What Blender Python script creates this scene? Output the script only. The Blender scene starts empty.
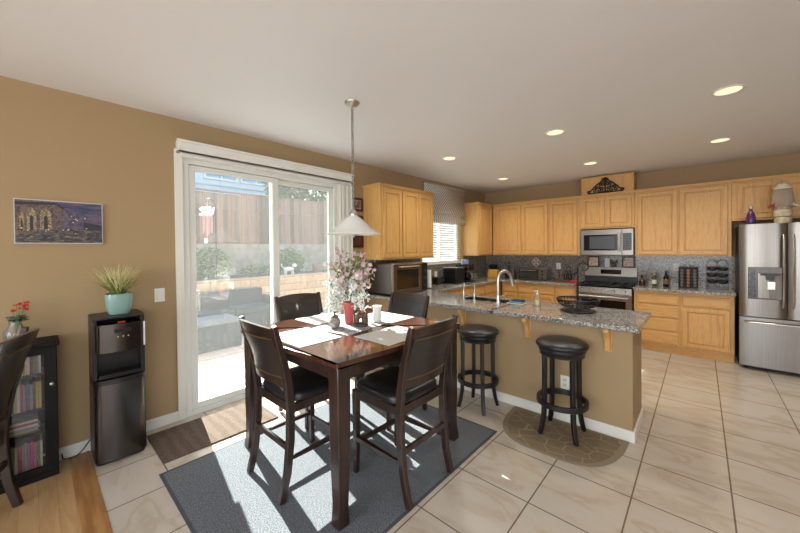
import bpy, math, random
from mathutils import Vector, Matrix
random.seed(7)
PI = math.pi
SC = bpy.context.scene
COL = SC.collection

# ------------------------------------------------------------------ camera
cd = bpy.data.cameras.new('camera'); cam = bpy.data.objects.new('camera', cd); COL.objects.link(cam)
SC.camera = cam
YAW, PITCH, ROLL = .7360, .0104, -.0096
cd.sensor_width = 36; cd.lens = 332.05/800*36; cd.shift_y = -14.35/800
cd.clip_start = .03; cd.clip_end = 200
fw = Vector((-math.sin(YAW)*math.cos(PITCH), math.cos(YAW)*math.cos(PITCH), -math.sin(PITCH)))
rt = Vector((math.cos(YAW), math.sin(YAW), 0)); up = rt.cross(fw)
rt2 = rt*math.cos(ROLL)+up*math.sin(ROLL); up2 = -rt*math.sin(ROLL)+up*math.cos(ROLL)
cam.matrix_world = Matrix(((rt2.x, up2.x, -fw.x, 3.515), (rt2.y, up2.y, -fw.y, 0), (rt2.z, up2.z, -fw.z, 1.540), (0, 0, 0, 1)))

# ------------------------------------------------------------------ world, sun, added fill lamps, exposure
SC.view_settings.view_transform = 'Standard'; SC.view_settings.look = 'None'
SC.view_settings.gamma = 1; SC.view_settings.use_curve_mapping = False
SC.view_settings.exposure = 0.0
W = bpy.data.worlds.new('sky'); SC.world = W; W.use_nodes = True
wn = W.node_tree.nodes; wl = W.node_tree.links
sky = wn.new('ShaderNodeTexSky'); sky.sky_type = 'NISHITA'; sky.sun_disc = False
sky.sun_elevation = math.radians(33); sky.sun_rotation = math.radians(280); sky.air_density = 1.0; sky.dust_density = 2.0
bg = wn['Background']; wl.new(sky.outputs[0], bg.inputs[0]); bg.inputs[1].default_value = .62
sd = bpy.data.lights.new('sun', 'SUN'); sun = bpy.data.objects.new('sun', sd); COL.objects.link(sun)
sd.energy = 36; sd.angle = math.radians(.55); sd.color = (1, .95, .88)
EL = math.atan(.66)
sdir = Vector((.987*math.cos(EL), -.16*math.cos(EL), -math.sin(EL)))
sun.rotation_euler = sdir.to_track_quat('-Z', 'Y').to_euler(); sun.location = (-6, 3, 8)
def area(name, loc, tgt, sx, sy, power, color):
    l = bpy.data.lights.new(name, 'AREA'); l.shape = 'RECTANGLE'; l.size = sx; l.size_y = sy
    l.energy = power; l.color = color
    o = bpy.data.objects.new(name, l); COL.objects.link(o); o.location = loc
    o.rotation_euler = (Vector(tgt)-Vector(loc)).to_track_quat('-Z', 'Y').to_euler(); return o
area('added_fill_rear', (2.9, -3.9, 1.5), (2.7, 2, 1.3), 4.2, 2.0, 168, (.90, .95, 1))  # fill lamps added out of view to brighten the interior
area('added_fill_side', (6.7, -1.2, 1.5), (2.2, 2.5, 1.3), 3.2, 1.9, 105, (.92, .96, 1))

# ------------------------------------------------------------------ materials
def lin(c):
    f = lambda v: v/12.92 if v <= .04045 else ((v+.055)/1.055)**2.4
    return tuple(f(v/255) for v in c)+(1,)
MATS = {}
def mat(name, rgb, rough=.5, metal=0, noise=None, bump=None, spec=None, coat=0, emit=None, trans=0, scale3=(1, 1, 1), alpha=None, sss=0):
    """noise=(rgb2, scale, detail, lo, hi); bump=(scale, strength)"""
    if name in MATS: return MATS[name]
    m = bpy.data.materials.new(name); MATS[name] = m; m.use_nodes = True
    n = m.node_tree.nodes; l = m.node_tree.links; b = n['Principled BSDF']
    b.inputs['Base Color'].default_value = lin(rgb); b.inputs['Roughness'].default_value = rough
    b.inputs['Metallic'].default_value = metal
    if spec is not None: b.inputs['Specular IOR Level'].default_value = spec
    if coat: b.inputs['Coat Weight'].default_value = coat; b.inputs['Coat Roughness'].default_value = .06
    if trans: b.inputs['Transmission Weight'].default_value = trans
    if emit: b.inputs['Emission Color'].default_value = lin(emit[0]); b.inputs['Emission Strength'].default_value = emit[1]
    if noise or bump:
        tc = n.new('ShaderNodeTexCoord'); mp = n.new('ShaderNodeMapping'); l.new(tc.outputs['Object'], mp.inputs[0])
        mp.inputs['Scale'].default_value = scale3
    if noise:
        t = n.new('ShaderNodeTexNoise'); t.inputs['Scale'].default_value = noise[1]; t.inputs['Detail'].default_value = noise[2]
        l.new(mp.outputs[0], t.inputs['Vector'])
        r = n.new('ShaderNodeValToRGB'); r.color_ramp.elements[0].position = noise[3]; r.color_ramp.elements[1].position = noise[4]
        r.color_ramp.elements[0].color = lin(rgb); r.color_ramp.elements[1].color = lin(noise[0])
        l.new(t.outputs['Fac'], r.inputs[0]); l.new(r.outputs[0], b.inputs['Base Color'])
    if bump:
        t2 = n.new('ShaderNodeTexNoise'); t2.inputs['Scale'].default_value = bump[0]; t2.inputs['Detail'].default_value = 3
        l.new(mp.outputs[0], t2.inputs['Vector'])
        bp = n.new('ShaderNodeBump'); bp.inputs['Strength'].default_value = bump[1]; bp.inputs['Distance'].default_value = .003
        l.new(t2.outputs['Fac'], bp.inputs['Height']); l.new(bp.outputs[0], b.inputs['Normal'])
    return m
def glass_mat(name, tint=(1, 1, 1), rough=0, extra=0, ior=1.5, haze=0):
    m = bpy.data.materials.new(name); MATS[name] = m; m.use_nodes = True
    n = m.node_tree.nodes; l = m.node_tree.links; n.remove(n['Principled BSDF'])
    tr = n.new('ShaderNodeBsdfTransparent'); tr.inputs[0].default_value = (*tint, 1)
    gl = n.new('ShaderNodeBsdfGlossy'); gl.inputs['Roughness'].default_value = rough
    fr = n.new('ShaderNodeFresnel'); fr.inputs[0].default_value = ior
    ad = n.new('ShaderNodeMath'); ad.operation = 'ADD'; ad.inputs[1].default_value = extra; l.new(fr.outputs[0], ad.inputs[0])
    mx = n.new('ShaderNodeMixShader'); l.new(ad.outputs[0], mx.inputs[0]); l.new(tr.outputs[0], mx.inputs[1]); l.new(gl.outputs[0], mx.inputs[2])
    out = mx
    if haze:  # painted haze: white diffuse mixed into panes and clear vases
        a = n.new('ShaderNodeBsdfDiffuse'); b = n.new('ShaderNodeBsdfTranslucent'); h = n.new('ShaderNodeMixShader'); out = n.new('ShaderNodeMixShader')
        for q in (a, b): q.inputs[0].default_value = (.85, .9, .9, 1)
        l.new(a.outputs[0], h.inputs[1]); l.new(b.outputs[0], h.inputs[2]); out.inputs[0].default_value = haze
        l.new(mx.outputs[0], out.inputs[1]); l.new(h.outputs[0], out.inputs[2])
    l.new(out.outputs[0], n['Material Output'].inputs[0]); return m
def ramp_mat(name, build, rough=.5, **kw):
    """material whose colour comes from build(n, l, vec)"""
    m = mat(name, (128, 128, 128), rough, **kw); n = m.node_tree.nodes; l = m.node_tree.links
    tc = n.new('ShaderNodeTexCoord'); c = build(n, l, tc.outputs['Object']); l.new(c, n['Principled BSDF'].inputs['Base Color']); return m
def ramp(n, l, src, stops):
    r = n.new('ShaderNodeValToRGB'); e = r.color_ramp.elements
    e[0].position = stops[0][0]; e[0].color = lin(stops[0][1]); e[1].position = stops[-1][0]; e[1].color = lin(stops[-1][1])
    for p, c in stops[1:-1]:
        q = e.new(p); q.color = lin(c)
    l.new(src, r.inputs[0]); return r.outputs[0]
def mapping(n, l, v, loc=(0, 0, 0), sc=(1, 1, 1), rot=(0, 0, 0)):
    mp = n.new('ShaderNodeMapping'); l.new(v, mp.inputs[0]); mp.inputs['Location'].default_value = loc
    mp.inputs['Scale'].default_value = sc; mp.inputs['Rotation'].default_value = rot; return mp.outputs[0]
def noise_n(n, l, v, s, d=4, dist=0):
    t = n.new('ShaderNodeTexNoise'); t.inputs['Scale'].default_value = s; t.inputs['Detail'].default_value = d
    t.inputs['Distortion'].default_value = dist; l.new(v, t.inputs['Vector']); return t.outputs['Fac']
def mixc(n, l, f, a, b, mode='MIX'):
    x = n.new('ShaderNodeMix'); x.data_type = 'RGBA'; x.blend_type = mode
    if isinstance(f, (int, float)): x.inputs[0].default_value = f
    else: l.new(f, x.inputs[0])
    for k, q in ((6, a), (7, b)):
        if isinstance(q, tuple): x.inputs[k].default_value = lin(q)
        else: l.new(q, x.inputs[k])
    return x.outputs[2]

WALLC = (165, 139, 102)
wallm = mat('tan_wall_paint', WALLC, .75, bump=(220, .12))
ceilm = mat('white_ceiling_paint', (232, 232, 234), .55, bump=(90, .1))
whitem = mat('white_paint', (226, 224, 216), .4)
vinyl = mat('white_vinyl', (222, 222, 216), .35)
trimm = mat('white_trim_paint', (228, 224, 214), .4)
def oak(name, sc, a=(190, 139, 76), b=(212, 164, 99)):
    def f(n, l, v):
        c = noise_n(n, l, mapping(n, l, v, sc=sc), 1, 5, 1.2)
        d = noise_n(n, l, mapping(n, l, v, sc=tuple(k*4 for k in sc)), 1, 2)
        base = ramp(n, l, c, [(.3, a), (.5, b), (.62, (208, 158, 92)), (.72, b)])
        return mixc(n, l, .2, base, ramp(n, l, d, [(.35, (160, 110, 58)), (.6, (230, 190, 130))]))
    return ramp_mat(name, f, .38, spec=.4)
oakv = oak('oak_vertical_grain', (46, 46, 2.0)); oakh = oak('oak_horizontal_grain', (2.0, 2.0, 50))
def granite(name, bright=1):
    def f(n, l, v):
        vo = n.new('ShaderNodeTexVoronoi'); vo.inputs['Scale'].default_value = 130; l.new(v, vo.inputs['Vector'])
        sep = n.new('ShaderNodeSeparateColor'); l.new(vo.outputs['Color'], sep.inputs[0])
        c = ramp(n, l, sep.outputs[0], [(0, (34, 33, 33)), (.2, (80, 77, 74)), (.42, (128, 123, 117)), (.68, (160, 155, 148)), (.88, (208, 204, 198))])
        big = noise_n(n, l, v, 9, 3)
        return mixc(n, l, .35, c, ramp(n, l, big, [(.35, (88, 86, 84)), (.65, (154, 149, 141))]))
    return ramp_mat(name, f, .12, spec=.6)
gran = granite('speckled_granite')
def bsp(n, l, v):
    vo = n.new('ShaderNodeTexVoronoi'); vo.inputs['Scale'].default_value = 110; l.new(v, vo.inputs['Vector'])
    sep = n.new('ShaderNodeSeparateColor'); l.new(vo.outputs['Color'], sep.inputs[0])
    return ramp(n, l, sep.outputs[0], [(0, (58, 54, 52)), (.25, (96, 90, 84)), (.6, (134, 126, 118)), (.95, (168, 158, 148))])
granb = ramp_mat('backsplash_granite', bsp, .18)
def tile(n, l, v):
    br = n.new('ShaderNodeTexBrick'); br.offset = 0; br.squash = 1
    l.new(mapping(n, l, v, loc=(-2.7406+.4577*20-.001, -2.4399+.4577*20-.001, 0)), br.inputs['Vector'])
    br.inputs['Scale'].default_value = 1; br.inputs['Brick Width'].default_value = .4577; br.inputs['Row Height'].default_value = .4577
    br.inputs['Mortar Size'].default_value = .0045; br.inputs['Mortar Smooth'].default_value = .1; br.inputs['Bias'].default_value = 0
    br.inputs['Color1'].default_value = lin((200, 191, 180)); br.inputs['Color2'].default_value = lin((194, 184, 172)); br.inputs['Mortar'].default_value = lin((122, 108, 92))
    a = noise_n(n, l, mapping(n, l, v, sc=(1, 2.2, 1), rot=(0, 0, .5)), 2.4, 9, 1.2)
    streak = ramp(n, l, a, [(.3, (255, 255, 255)), (.52, (250, 246, 240)), (.60, (236, 224, 210)), (.68, (252, 248, 242))])
    return mixc(n, l, .8, br.outputs['Color'], streak, 'MULTIPLY')
tilem = ramp_mat('beige_floor_tile', tile, .24, spec=.5)
def planks(n, l, v):
    br = n.new('ShaderNodeTexBrick'); br.offset = .37
    l.new(mapping(n, l, v), br.inputs['Vector'])
    br.inputs['Scale'].default_value = 1; br.inputs['Brick Width'].default_value = 1.1; br.inputs['Row Height'].default_value = .083
    br.inputs['Mortar Size'].default_value = .0008; br.inputs['Color1'].default_value = lin((196, 160, 116)); br.inputs['Color2'].default_value = lin((190, 153, 108)); br.inputs['Mortar'].default_value = lin((150, 112, 72))
    g = noise_n(n, l, mapping(n, l, v, sc=(3, 22, 1)), 1, 5, 1.5)
    return mixc(n, l, .55, br.outputs['Color'], ramp(n, l, g, [(.35, (222, 204, 178)), (.6, (255, 252, 246))]), 'MULTIPLY')
woodfl = ramp_mat('oak_plank_floor', planks, .3)
stripwood = mat('oak_threshold', (176, 130, 80), .35, noise=((150, 104, 60), 1, 5, .4, .6), scale3=(3, 24, 1))
def esp(name, a=(38, 26, 22), b=(58, 39, 32), rough=.28, coat=.3):
    return mat(name, a, rough, noise=(b, 1, 4, .35, .7), scale3=(30, 30, 4), coat=coat)
espresso = esp('espresso_wood'); blackwood = mat('black_painted_wood', (22, 18, 18), .36); mediaw = mat('black_stained_wood', (20, 15, 14), .6, spec=.25)
def tbl(n, l, v):
    g = noise_n(n, l, mapping(n, l, v, sc=(3, 26, 1)), 1, 5, 1)
    return ramp(n, l, g, [(.3, (56, 33, 24)), (.5, (80, 50, 36)), (.7, (64, 38, 28))])
tabletop_m = ramp_mat('polished_espresso_top', tbl, .12, coat=.5)
leather = mat('dark_brown_leather', (38, 32, 31), .38, coat=.35, bump=(160, .25))
leatherb = mat('black_leather', (27, 25, 27), .34, bump=(160, .25))
nail = mat('brass_nailhead', (120, 92, 58), .3, 1)
def steel(name, c=(176, 172, 168), rough=.3, vert=True):
    def f(n, l, v):
        g = noise_n(n, l, mapping(n, l, v, sc=(2, 2, 160) if not vert else (160, 160, 2)), 1, 2)
        return ramp(n, l, g, [(.3, tuple(int(k*.92) for k in c)), (.7, c)])
    return ramp_mat(name, f, rough, metal=1)
ss = steel('brushed_stainless', (138, 132, 126), .28); ssd = steel('dark_stainless', (92, 87, 84), .26); chrome = mat('brushed_nickel', (204, 200, 194), .32, 1)
black = mat('black_plastic', (20, 20, 21), .35); blackgl = mat('black_glass', (10, 10, 12), .14, spec=.3)
blackmetal = mat('black_iron', (22, 20, 20), .45, .3); dkgrey = mat('dark_grey_plastic', (58, 56, 56), .45)
white = mat('white_plastic', (232, 230, 224), .4); cream = mat('cream_ceramic', (224, 212, 186), .35)
glassm = glass_mat('window_glass', (.93, .97, .97), extra=.06, haze=.03)
clearg = glass_mat('clear_glass', (.99, .99, .99), .02, extra=.01, ior=1.3, haze=.09)
darkg = glass_mat('cabinet_glass', (.95, .95, .95), .01, extra=.0)

# ------------------------------------------------------------------ mesh helper
class M:
    def __init__(s): s.v = []; s.f = []; s.mi = []; s.T = None
    def add(s, vs, fs, mi=0):
        o = len(s.v)
        for p in vs:
            p = Vector(p); s.v.append(s.T @ p if s.T else p)
        for f in fs: s.f.append([i+o for i in f]); s.mi.append(mi)
        return s
    def box(s, x0, x1, y0, y1, z0, z1, mi=0):
        if x0 > x1: x0, x1 = x1, x0
        if y0 > y1: y0, y1 = y1, y0
        if z0 > z1: z0, z1 = z1, z0
        return s.add([(x0,y0,z0),(x1,y0,z0),(x1,y1,z0),(x0,y1,z0),(x0,y0,z1),(x1,y0,z1),(x1,y1,z1),(x0,y1,z1)],
              [(0,3,2,1),(4,5,6,7),(0,1,5,4),(1,2,6,5),(2,3,7,6),(3,0,4,7)], mi)
    def slab(s, xs, ys, keep, z0, z1, mi=0, axes=(0, 1, 2)):
        """grid of cells extruded into one closed shape; keep(i,j) -> bool; axes maps (a,b,c) to world axes"""
        idx = {}; vs = []; fs = []
        def vid(i, j, k):
            if (i,j,k) not in idx:
                p = [0,0,0]; p[axes[0]] = xs[i]; p[axes[1]] = ys[j]; p[axes[2]] = (z0,z1)[k]
                idx[(i,j,k)] = len(vs); vs.append(tuple(p))
            return idx[(i,j,k)]
        nx, ny = len(xs)-1, len(ys)-1
        K = lambda i, j: 0 <= i < nx and 0 <= j < ny and keep(i, j)
        for i in range(nx):
            for j in range(ny):
                if not K(i, j): continue
                fs.append((vid(i,j,1), vid(i+1,j,1), vid(i+1,j+1,1), vid(i,j+1,1)))
                fs.append((vid(i,j,0), vid(i,j+1,0), vid(i+1,j+1,0), vid(i+1,j,0)))
                if not K(i-1,j): fs.append((vid(i,j,0), vid(i,j,1), vid(i,j+1,1), vid(i,j+1,0)))
                if not K(i+1,j): fs.append((vid(i+1,j,0), vid(i+1,j+1,0), vid(i+1,j+1,1), vid(i+1,j,1)))
                if not K(i,j-1): fs.append((vid(i,j,0), vid(i+1,j,0), vid(i+1,j,1), vid(i,j,1)))
                if not K(i,j+1): fs.append((vid(i,j+1,0), vid(i,j+1,1), vid(i+1,j+1,1), vid(i+1,j+1,0)))
        return s.add(vs, fs, mi)
    def tube(s, pts, r, seg=8, mi=0, closed=False, sq=False, cap=True, hint=None):
        pts = [Vector(p) for p in pts]; n = len(pts)
        rs = r if isinstance(r, (list, tuple)) else [r]*n
        vs = []; fs = []; prev = None
        if sq: seg = 4
        for i, p in enumerate(pts):
            if closed: t = pts[(i+1) % n]-pts[i-1]
            else: t = pts[min(i+1, n-1)]-pts[max(i-1, 0)]
            t.normalize()
            if prev is None:
                a = Vector(hint) if hint else (Vector((0,0,1)) if abs(t.z) < .9 else Vector((0,1,0)))
            else: a = prev
            u = (a - t*a.dot(t)).normalized(); w = t.cross(u); prev = u
            rr = rs[i]; ru, rw = (rr if isinstance(rr, (tuple, list)) else (rr, rr))
            for k in range(seg):
                if sq: cu, cw = ((1,1),(-1,1),(-1,-1),(1,-1))[k]
                else: cu, cw = math.cos(2*PI*k/seg), math.sin(2*PI*k/seg)
                vs.append(p+u*cu*ru+w*cw*rw)
        for i in range(n if closed else n-1):
            for k in range(seg):
                a = i*seg+k; b = i*seg+(k+1) % seg; c = ((i+1) % n)*seg+(k+1) % seg; d = ((i+1) % n)*seg+k
                fs.append((a, b, c, d))
        if not closed and cap: fs.append(tuple(range(seg))[::-1]); fs.append(tuple(range((n-1)*seg, n*seg)))
        return s.add(vs, fs, mi)
    def cyl(s, p0, p1, r0, r1=None, seg=20, mi=0): return s.tube([p0, p1], [r0, r0 if r1 is None else r1], seg, mi)
    def lathe(s, prof, c=(0,0,0), seg=32, mi=0, sx=1, sy=1):
        vs = []; fs = []; n = len(prof)
        for r, z in prof:
            for k in range(seg): vs.append((c[0]+sx*r*math.cos(2*PI*k/seg), c[1]+sy*r*math.sin(2*PI*k/seg), c[2]+z))
        for i in range(n-1):
            for k in range(seg): fs.append((i*seg+k, i*seg+(k+1) % seg, (i+1)*seg+(k+1) % seg, (i+1)*seg+k))
        if prof[0][0] > 1e-4: fs.append(tuple(range(seg))[::-1])
        if prof[-1][0] > 1e-4: fs.append(tuple(range((n-1)*seg, n*seg)))
        return s.add(vs, fs, mi)
    def ball(s, c, r, sz=1, sy=1, seg=14, rings=8, mi=0):
        return s.lathe([(max(r*math.sin(PI*i/rings), 1e-5), -r*sz*math.cos(PI*i/rings)) for i in range(rings+1)], c, seg, mi, sy=sy)
    def prism(s, poly, z0, z1, mi=0, o=(0,0,0), u=(1,0,0), w=(0,1,0), nrm=(0,0,1)):
        o, u, w, nrm = map(Vector, (o, u, w, nrm)); n = len(poly)
        vs = [o+u*a+w*b+nrm*z0 for a, b in poly]+[o+u*a+w*b+nrm*z1 for a, b in poly]
        fs = [tuple(range(n))[::-1], tuple(range(n, 2*n))]+[(i, (i+1) % n, n+(i+1) % n, n+i) for i in range(n)]
        return s.add(vs, fs, mi)
    def door(s, o, u, w, nrm, W_, H, th=.022, frame=.05, raised=True):
        """cabinet door: framed, raised centre panel; o = lower corner on the cabinet face"""
        o, u, w, nrm = map(Vector, (o, u, w, nrm)); f = min(frame, W_*.3, H*.3)
        rings = [(0, 0), (0, th-.004), (.004, th)]
        rings += [(f, th), (f+.003, th-.017), (f+.014, th-.017), (f+.019, th-.008)] if raised and min(W_, H) > .24 else [(.018, th), (.022, th+.003)]
        vs = []
        for i, h in rings:
            for a, b in ((i, i), (W_-i, i), (W_-i, H-i), (i, H-i)): vs.append(o+u*a+w*b+nrm*h)
        fs = [(0, 3, 2, 1)]
        for r in range(len(rings)-1):
            for k in range(4): fs.append((r*4+k, r*4+(k+1) % 4, (r+1)*4+(k+1) % 4, (r+1)*4+k))
        q = (len(rings)-1)*4; fs.append((q, q+1, q+2, q+3)); return s.add(vs, fs)
    def leaf(s, p, d, L, wd, mi=0, droop=.2):
        d = Vector(d).normalized(); sd_ = d.cross(Vector((random.uniform(-1, 1), random.uniform(-1, 1), random.uniform(-.3, 1)))).normalized()
        p = Vector(p); mid = p+d*L*.5; tip = p+d*L+Vector((0, 0, -droop*L))
        return s.add([p, mid+sd_*wd/2, tip, mid-sd_*wd/2], [(0, 1, 2, 3)], mi)

def wloc(o):
    v = Vector((0, 0, 0))
    while o: v += o.location; o = o.parent
    return v
def build(name, m, ma, parent=None, smooth=False, bevel=0, origin=None, seg=2):
    me = bpy.data.meshes.new(name); off = wloc(parent) if parent else Vector(origin or (0, 0, 0))
    me.from_pydata([v-off for v in m.v], [], m.f)
    for x in (ma if isinstance(ma, (list, tuple)) else [ma]): me.materials.append(x)
    if any(m.mi):
        me.polygons.foreach_set('material_index', m.mi)
    o = bpy.data.objects.new(name, me); COL.objects.link(o)
    if parent: o.parent = parent
    else: o.location = off
    me.validate(); me.update()
    if smooth:
        me.shade_smooth(); me.set_sharp_from_angle(angle=math.radians(42))
    if bevel:
        b = o.modifiers.new('bevel', 'BEVEL'); b.width = bevel; b.segments = seg; b.limit_method = 'ANGLE'; b.angle_limit = math.radians(35)
        if smooth is False: me.shade_smooth(); me.set_sharp_from_angle(angle=math.radians(30))
    return o
def tag(o, label, cat, group=None, kind=None):
    o['label'] = label; o['category'] = cat
    if group: o['group'] = group
    if kind: o['kind'] = kind
    return o
def thing(name, loc, label, cat, group=None):
    o = bpy.data.objects.new(name, None); COL.objects.link(o); o.location = loc; o.empty_display_size = .1
    return tag(o, label, cat, group)
def solo(name, m, ma, label, cat, group=None, **kw):
    xs = [v.x for v in m.v]; ys = [v.y for v in m.v]; z = min(v.z for v in m.v)
    return tag(build(name, m, ma, origin=((min(xs)+max(xs))/2, (min(ys)+max(ys))/2, z), **kw), label, cat, group)
def struct(name, m, ma, parent=None, **kw):
    o = build(name, m, ma, parent, **kw)
    if not parent: o['kind'] = 'structure'
    return o
def dup(o, parent=None):
    c = o.copy(); COL.objects.link(c); c.parent = parent
    for ch in [x for x in SNAP if x.parent == o]: dup(ch, c)
    return c
def copy_thing(o, loc, rz, label=None, group=None):
    global SNAP
    SNAP = list(bpy.data.objects); c = dup(o); c.location = loc; c.rotation_euler = (0, 0, rz)
    if label: c['label'] = label
    if group: c['group'] = group
    return c

# ------------------------------------------------------------------ room shell
H = 2.738; YB = 6.68; XR = 6.8; YR = -4.0; T = .15
struct('floor', M().box(-T, XR+T, .27, YB+T, -.1, 0), tilem)
struct('floor_dining', M().box(-T, XR+T, YR-T, .155, -.1, 0), woodfl)
struct('trim_1', M().box(-T, XR+T, .155, .27, -.1, .004), stripwood, bevel=.003)
struct('ceiling', M().box(-T, XR+T, YR-T, YB+T, H, H+.12), ceilm)
SY0, SY1, SZ1 = .925, 2.70, 2.395
WY0, WY1, WZ0, WZ1 = 4.45, 5.66, 1.28, 2.36
ys = [YR-T, SY0, SY1, WY0, WY1, YB+T]; zs = [0, WZ0, WZ1, SZ1, H]
struct('wall_left', M().slab(ys, zs, lambda i, j: not (i == 1 and j < 3) and not (i == 3 and j == 1), -T, 0, axes=(1, 2, 0)), wallm)
struct('wall_back', M().box(0, XR, YB, YB+T, 0, H), wallm)
struct('wall_rear', M().slab([0, .8, 5.0, XR], [0, .5, 2.5, H], lambda i, j: not (i == 1 and j == 1), YR-T, YR, axes=(0, 2, 1)), wallm)
struct('wall_right', M().slab([YR, -2.8, .4, YB], [0, .55, 2.45, H], lambda i, j: not (i == 1 and j == 1), XR, XR+T, axes=(1, 2, 0)), wallm)
PY = 3.14; PX = 3.12; PT = .10; CT = .925; CU = .885
struct('wall_peninsula', M().box(.0, PX, PY, PY+PT, 0, CU), wallm, bevel=.004)
def base(name, pts, t=.014, h=.09):  # pts along the wall foot
    m = M()
    for a in pts: m.box(*a, 0, h)
    return struct(name, m, trimm, bevel=.004)
struct('wall_peninsula_end', M().box(3.102, PX, PY+PT+.001, 3.66, 0, CU), wallm)
base('baseboard_left', [(0, .014, YR, .885), (0, .014, 2.78, PY-.014)])
base('baseboard_peninsula', [(.014, PX+.014, PY-.014, PY), (PX, PX+.014, PY, 3.66)])
base('baseboard_right', [(XR-.014, XR, YR, YB)])
base('baseboard_rear', [(.014, XR-.014, YR, YR+.014)])
base('baseboard_back', [(4.9, XR-.014, YB-.014, YB)])
# unseen windows added behind the camera to go with the fill lamps
def simple_window(name, fixed, a0, a1, z0, z1, axis):
    m = M(); w = .06; xs = [a0, a0+w, (a0+a1)/2-w/2, (a0+a1)/2+w/2, a1-w, a1]
    ax = (0, 2, 1) if axis == 'x' else (1, 2, 0)
    m.slab(xs, [z0, z0+w, z1-w, z1], lambda i, j: j != 1 or i % 2 == 0, fixed-.04, fixed+.04, axes=ax)
    fr = struct(name, m, vinyl)
    g = M().slab([a0+w, a1-w], [z0+w, z1-w], lambda i, j: True, fixed-.004, fixed+.004, axes=ax)
    struct('window_pane', g, glassm, fr)
simple_window('added_window_rear', YR-.08, .8, 5.0, .5, 2.5, 'x')
simple_window('added_window_side', XR+.08, -2.8, .4, .55, 2.45, 'y')

# sliding door
m = M()
m.slab([SY0, SY0+.05, SY1-.05, SY1], [0, .045, SZ1-.05, SZ1], lambda i, j: not (i == 1 and j == 1), -.13, 0, axes=(1, 2, 0))
d1 = struct('door_1', m, vinyl, bevel=.003)
m = M().slab([SY0-.065, SY0-.0, SY1, SY1+.065], [0.0, SZ1, SZ1+.065], lambda i, j: i != 1 or j == 1, 0, .018, axes=(1, 2, 0))
struct('trim_2', m, trimm, bevel=.003)
def sash(name, y0, y1, x0, x1, sw, z0=.05, z1=2.34, zb=.105, zt=2.29):
    s_ = struct(name, M().slab([y0, y0+sw[0], y1-sw[1], y1], [z0, zb, zt, z1], lambda i, j: not (i == 1 and j == 1), x0, x1, axes=(1, 2, 0)), vinyl, d1, bevel=.003)
    struct('glass_pane', M().box((x0+x1)/2-.003, (x0+x1)/2+.003, y0+sw[0], y1-sw[1], zb, zt), glassm, s_)
    return s_
s1 = sash('sliding_panel', SY0+.052, 1.865, -.050, -.012, (.055, .07))
s2 = sash('fixed_panel', 1.80, SY1-.052, -.112, -.068, (.07, .06))
m = M().tube([(-.012, 1.035, 1.14), (.028, 1.035, 1.13), (.032, 1.035, 1.02), (-.012, 1.035, .99)], (.011), 8)
m.box(-.012, -.004, 1.018, 1.055, .965, 1.165)
build('door_handle', m, white, s1, smooth=True)
# vertical blind: headrail with valance, slats gathered at the right
vb = thing('vertical_blind', (0, 1.94, 2.45), 'white vertical blind gathered at the right of the glass door under its long valance', 'blind')
m = M().box(.02, .085, .875, 2.88, 2.455, 2.475); m.box(.07, .085, .875, 2.88, 2.455, 2.565); m.box(.0, .07, .875, .89, 2.455, 2.565); m.box(0, .07, 2.865, 2.88, 2.455, 2.565)
m.box(.07, .098, .865, 2.89, 2.548, 2.57)
build('valance', m, whitem, vb, bevel=.003)
build('headrail', M().box(.015, .06, .90, 2.86, 2.425, 2.453), whitem, vb)
slatm = mat('vinyl_slat', (214, 210, 198), .5)
for k in range(9):
    y = 2.64+k*.024; a = .5+.25*math.sin(k*2.1)
    m = M(); pr = [(-.042, 0), (-.02, .006), (0, .008), (.02, .006), (.042, 0)]
    c, s_ = math.cos(a+.6), math.sin(a+.6)
    poly = [(.046+p*c-q*s_, y+p*s_+q*c) for p, q in pr]+[(.046+p*c-(q-.0015)*s_, y+p*s_+(q-.0015)*c) for p, q in pr[::-1]]
    m.prism(poly, .05, 2.42); build('slat', m, slatm, vb)

vb.location.z -= .035

# kitchen window with mini blind and patterned roman shade
m = M().slab([WY0, WY0+.05, (WY0+WY1)/2-.02, (WY0+WY1)/2+.02, WY1-.05, WY1], [WZ0, WZ0+.05, WZ1-.05, WZ1], lambda i, j: j != 1 or i % 2 == 0, -.13, -.07, axes=(1, 2, 0))
w1 = struct('window_1', m, vinyl)
struct('window_pane', M().box(-.103, -.097, WY0+.05, WY1-.05, WZ0+.05, WZ1-.05), glassm, w1)
struct('trim_3', M().box(-.07, .035, WY0-.09, WY1+.09, WZ0-.03, WZ0), trimm, bevel=.004)
slt = bpy.data.materials.new('translucent_slat'); slt.use_nodes = True; n_ = slt.node_tree.nodes; b_ = n_['Principled BSDF']; b_.inputs['Base Color'].default_value = lin((236, 236, 232)); b_.inputs['Roughness'].default_value = .5
t_ = n_.new('ShaderNodeBsdfTranslucent'); t_.inputs[0].default_value = lin((240, 240, 236)); x_ = n_.new('ShaderNodeMixShader'); x_.inputs[0].default_value = .4
slt.node_tree.links.new(b_.outputs[0], x_.inputs[1]); slt.node_tree.links.new(t_.outputs[0], x_.inputs[2]); slt.node_tree.links.new(x_.outputs[0], n_['Material Output'].inputs[0])
mb = thing('window_blind', (-.03, (WY0+WY1)/2, WZ0), 'white horizontal slat blind hanging in the kitchen window', 'blind')
build('headrail', M().box(-.06, -.01, WY0+.01, WY1-.01, WZ1-.05, WZ1-.005), white, mb)
k = 0; z = WZ0+.035
while z < WZ1-.06:
    m = M(); m.T = Matrix.Translation((-.035, 0, z)) @ Matrix.Rotation(math.radians(14), 4, 'Y')
    m.box(-.025, .025, WY0+.015, WY1-.015, -.0012, .0012); build('slat', m, slt, mb); z += .044
m = M()
for y in (WY0+.15, (WY0+WY1)/2, WY1-.15): m.tube([(-.035, y, WZ0+.02), (-.035, y, WZ1-.05)], .0012, 5)
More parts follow.
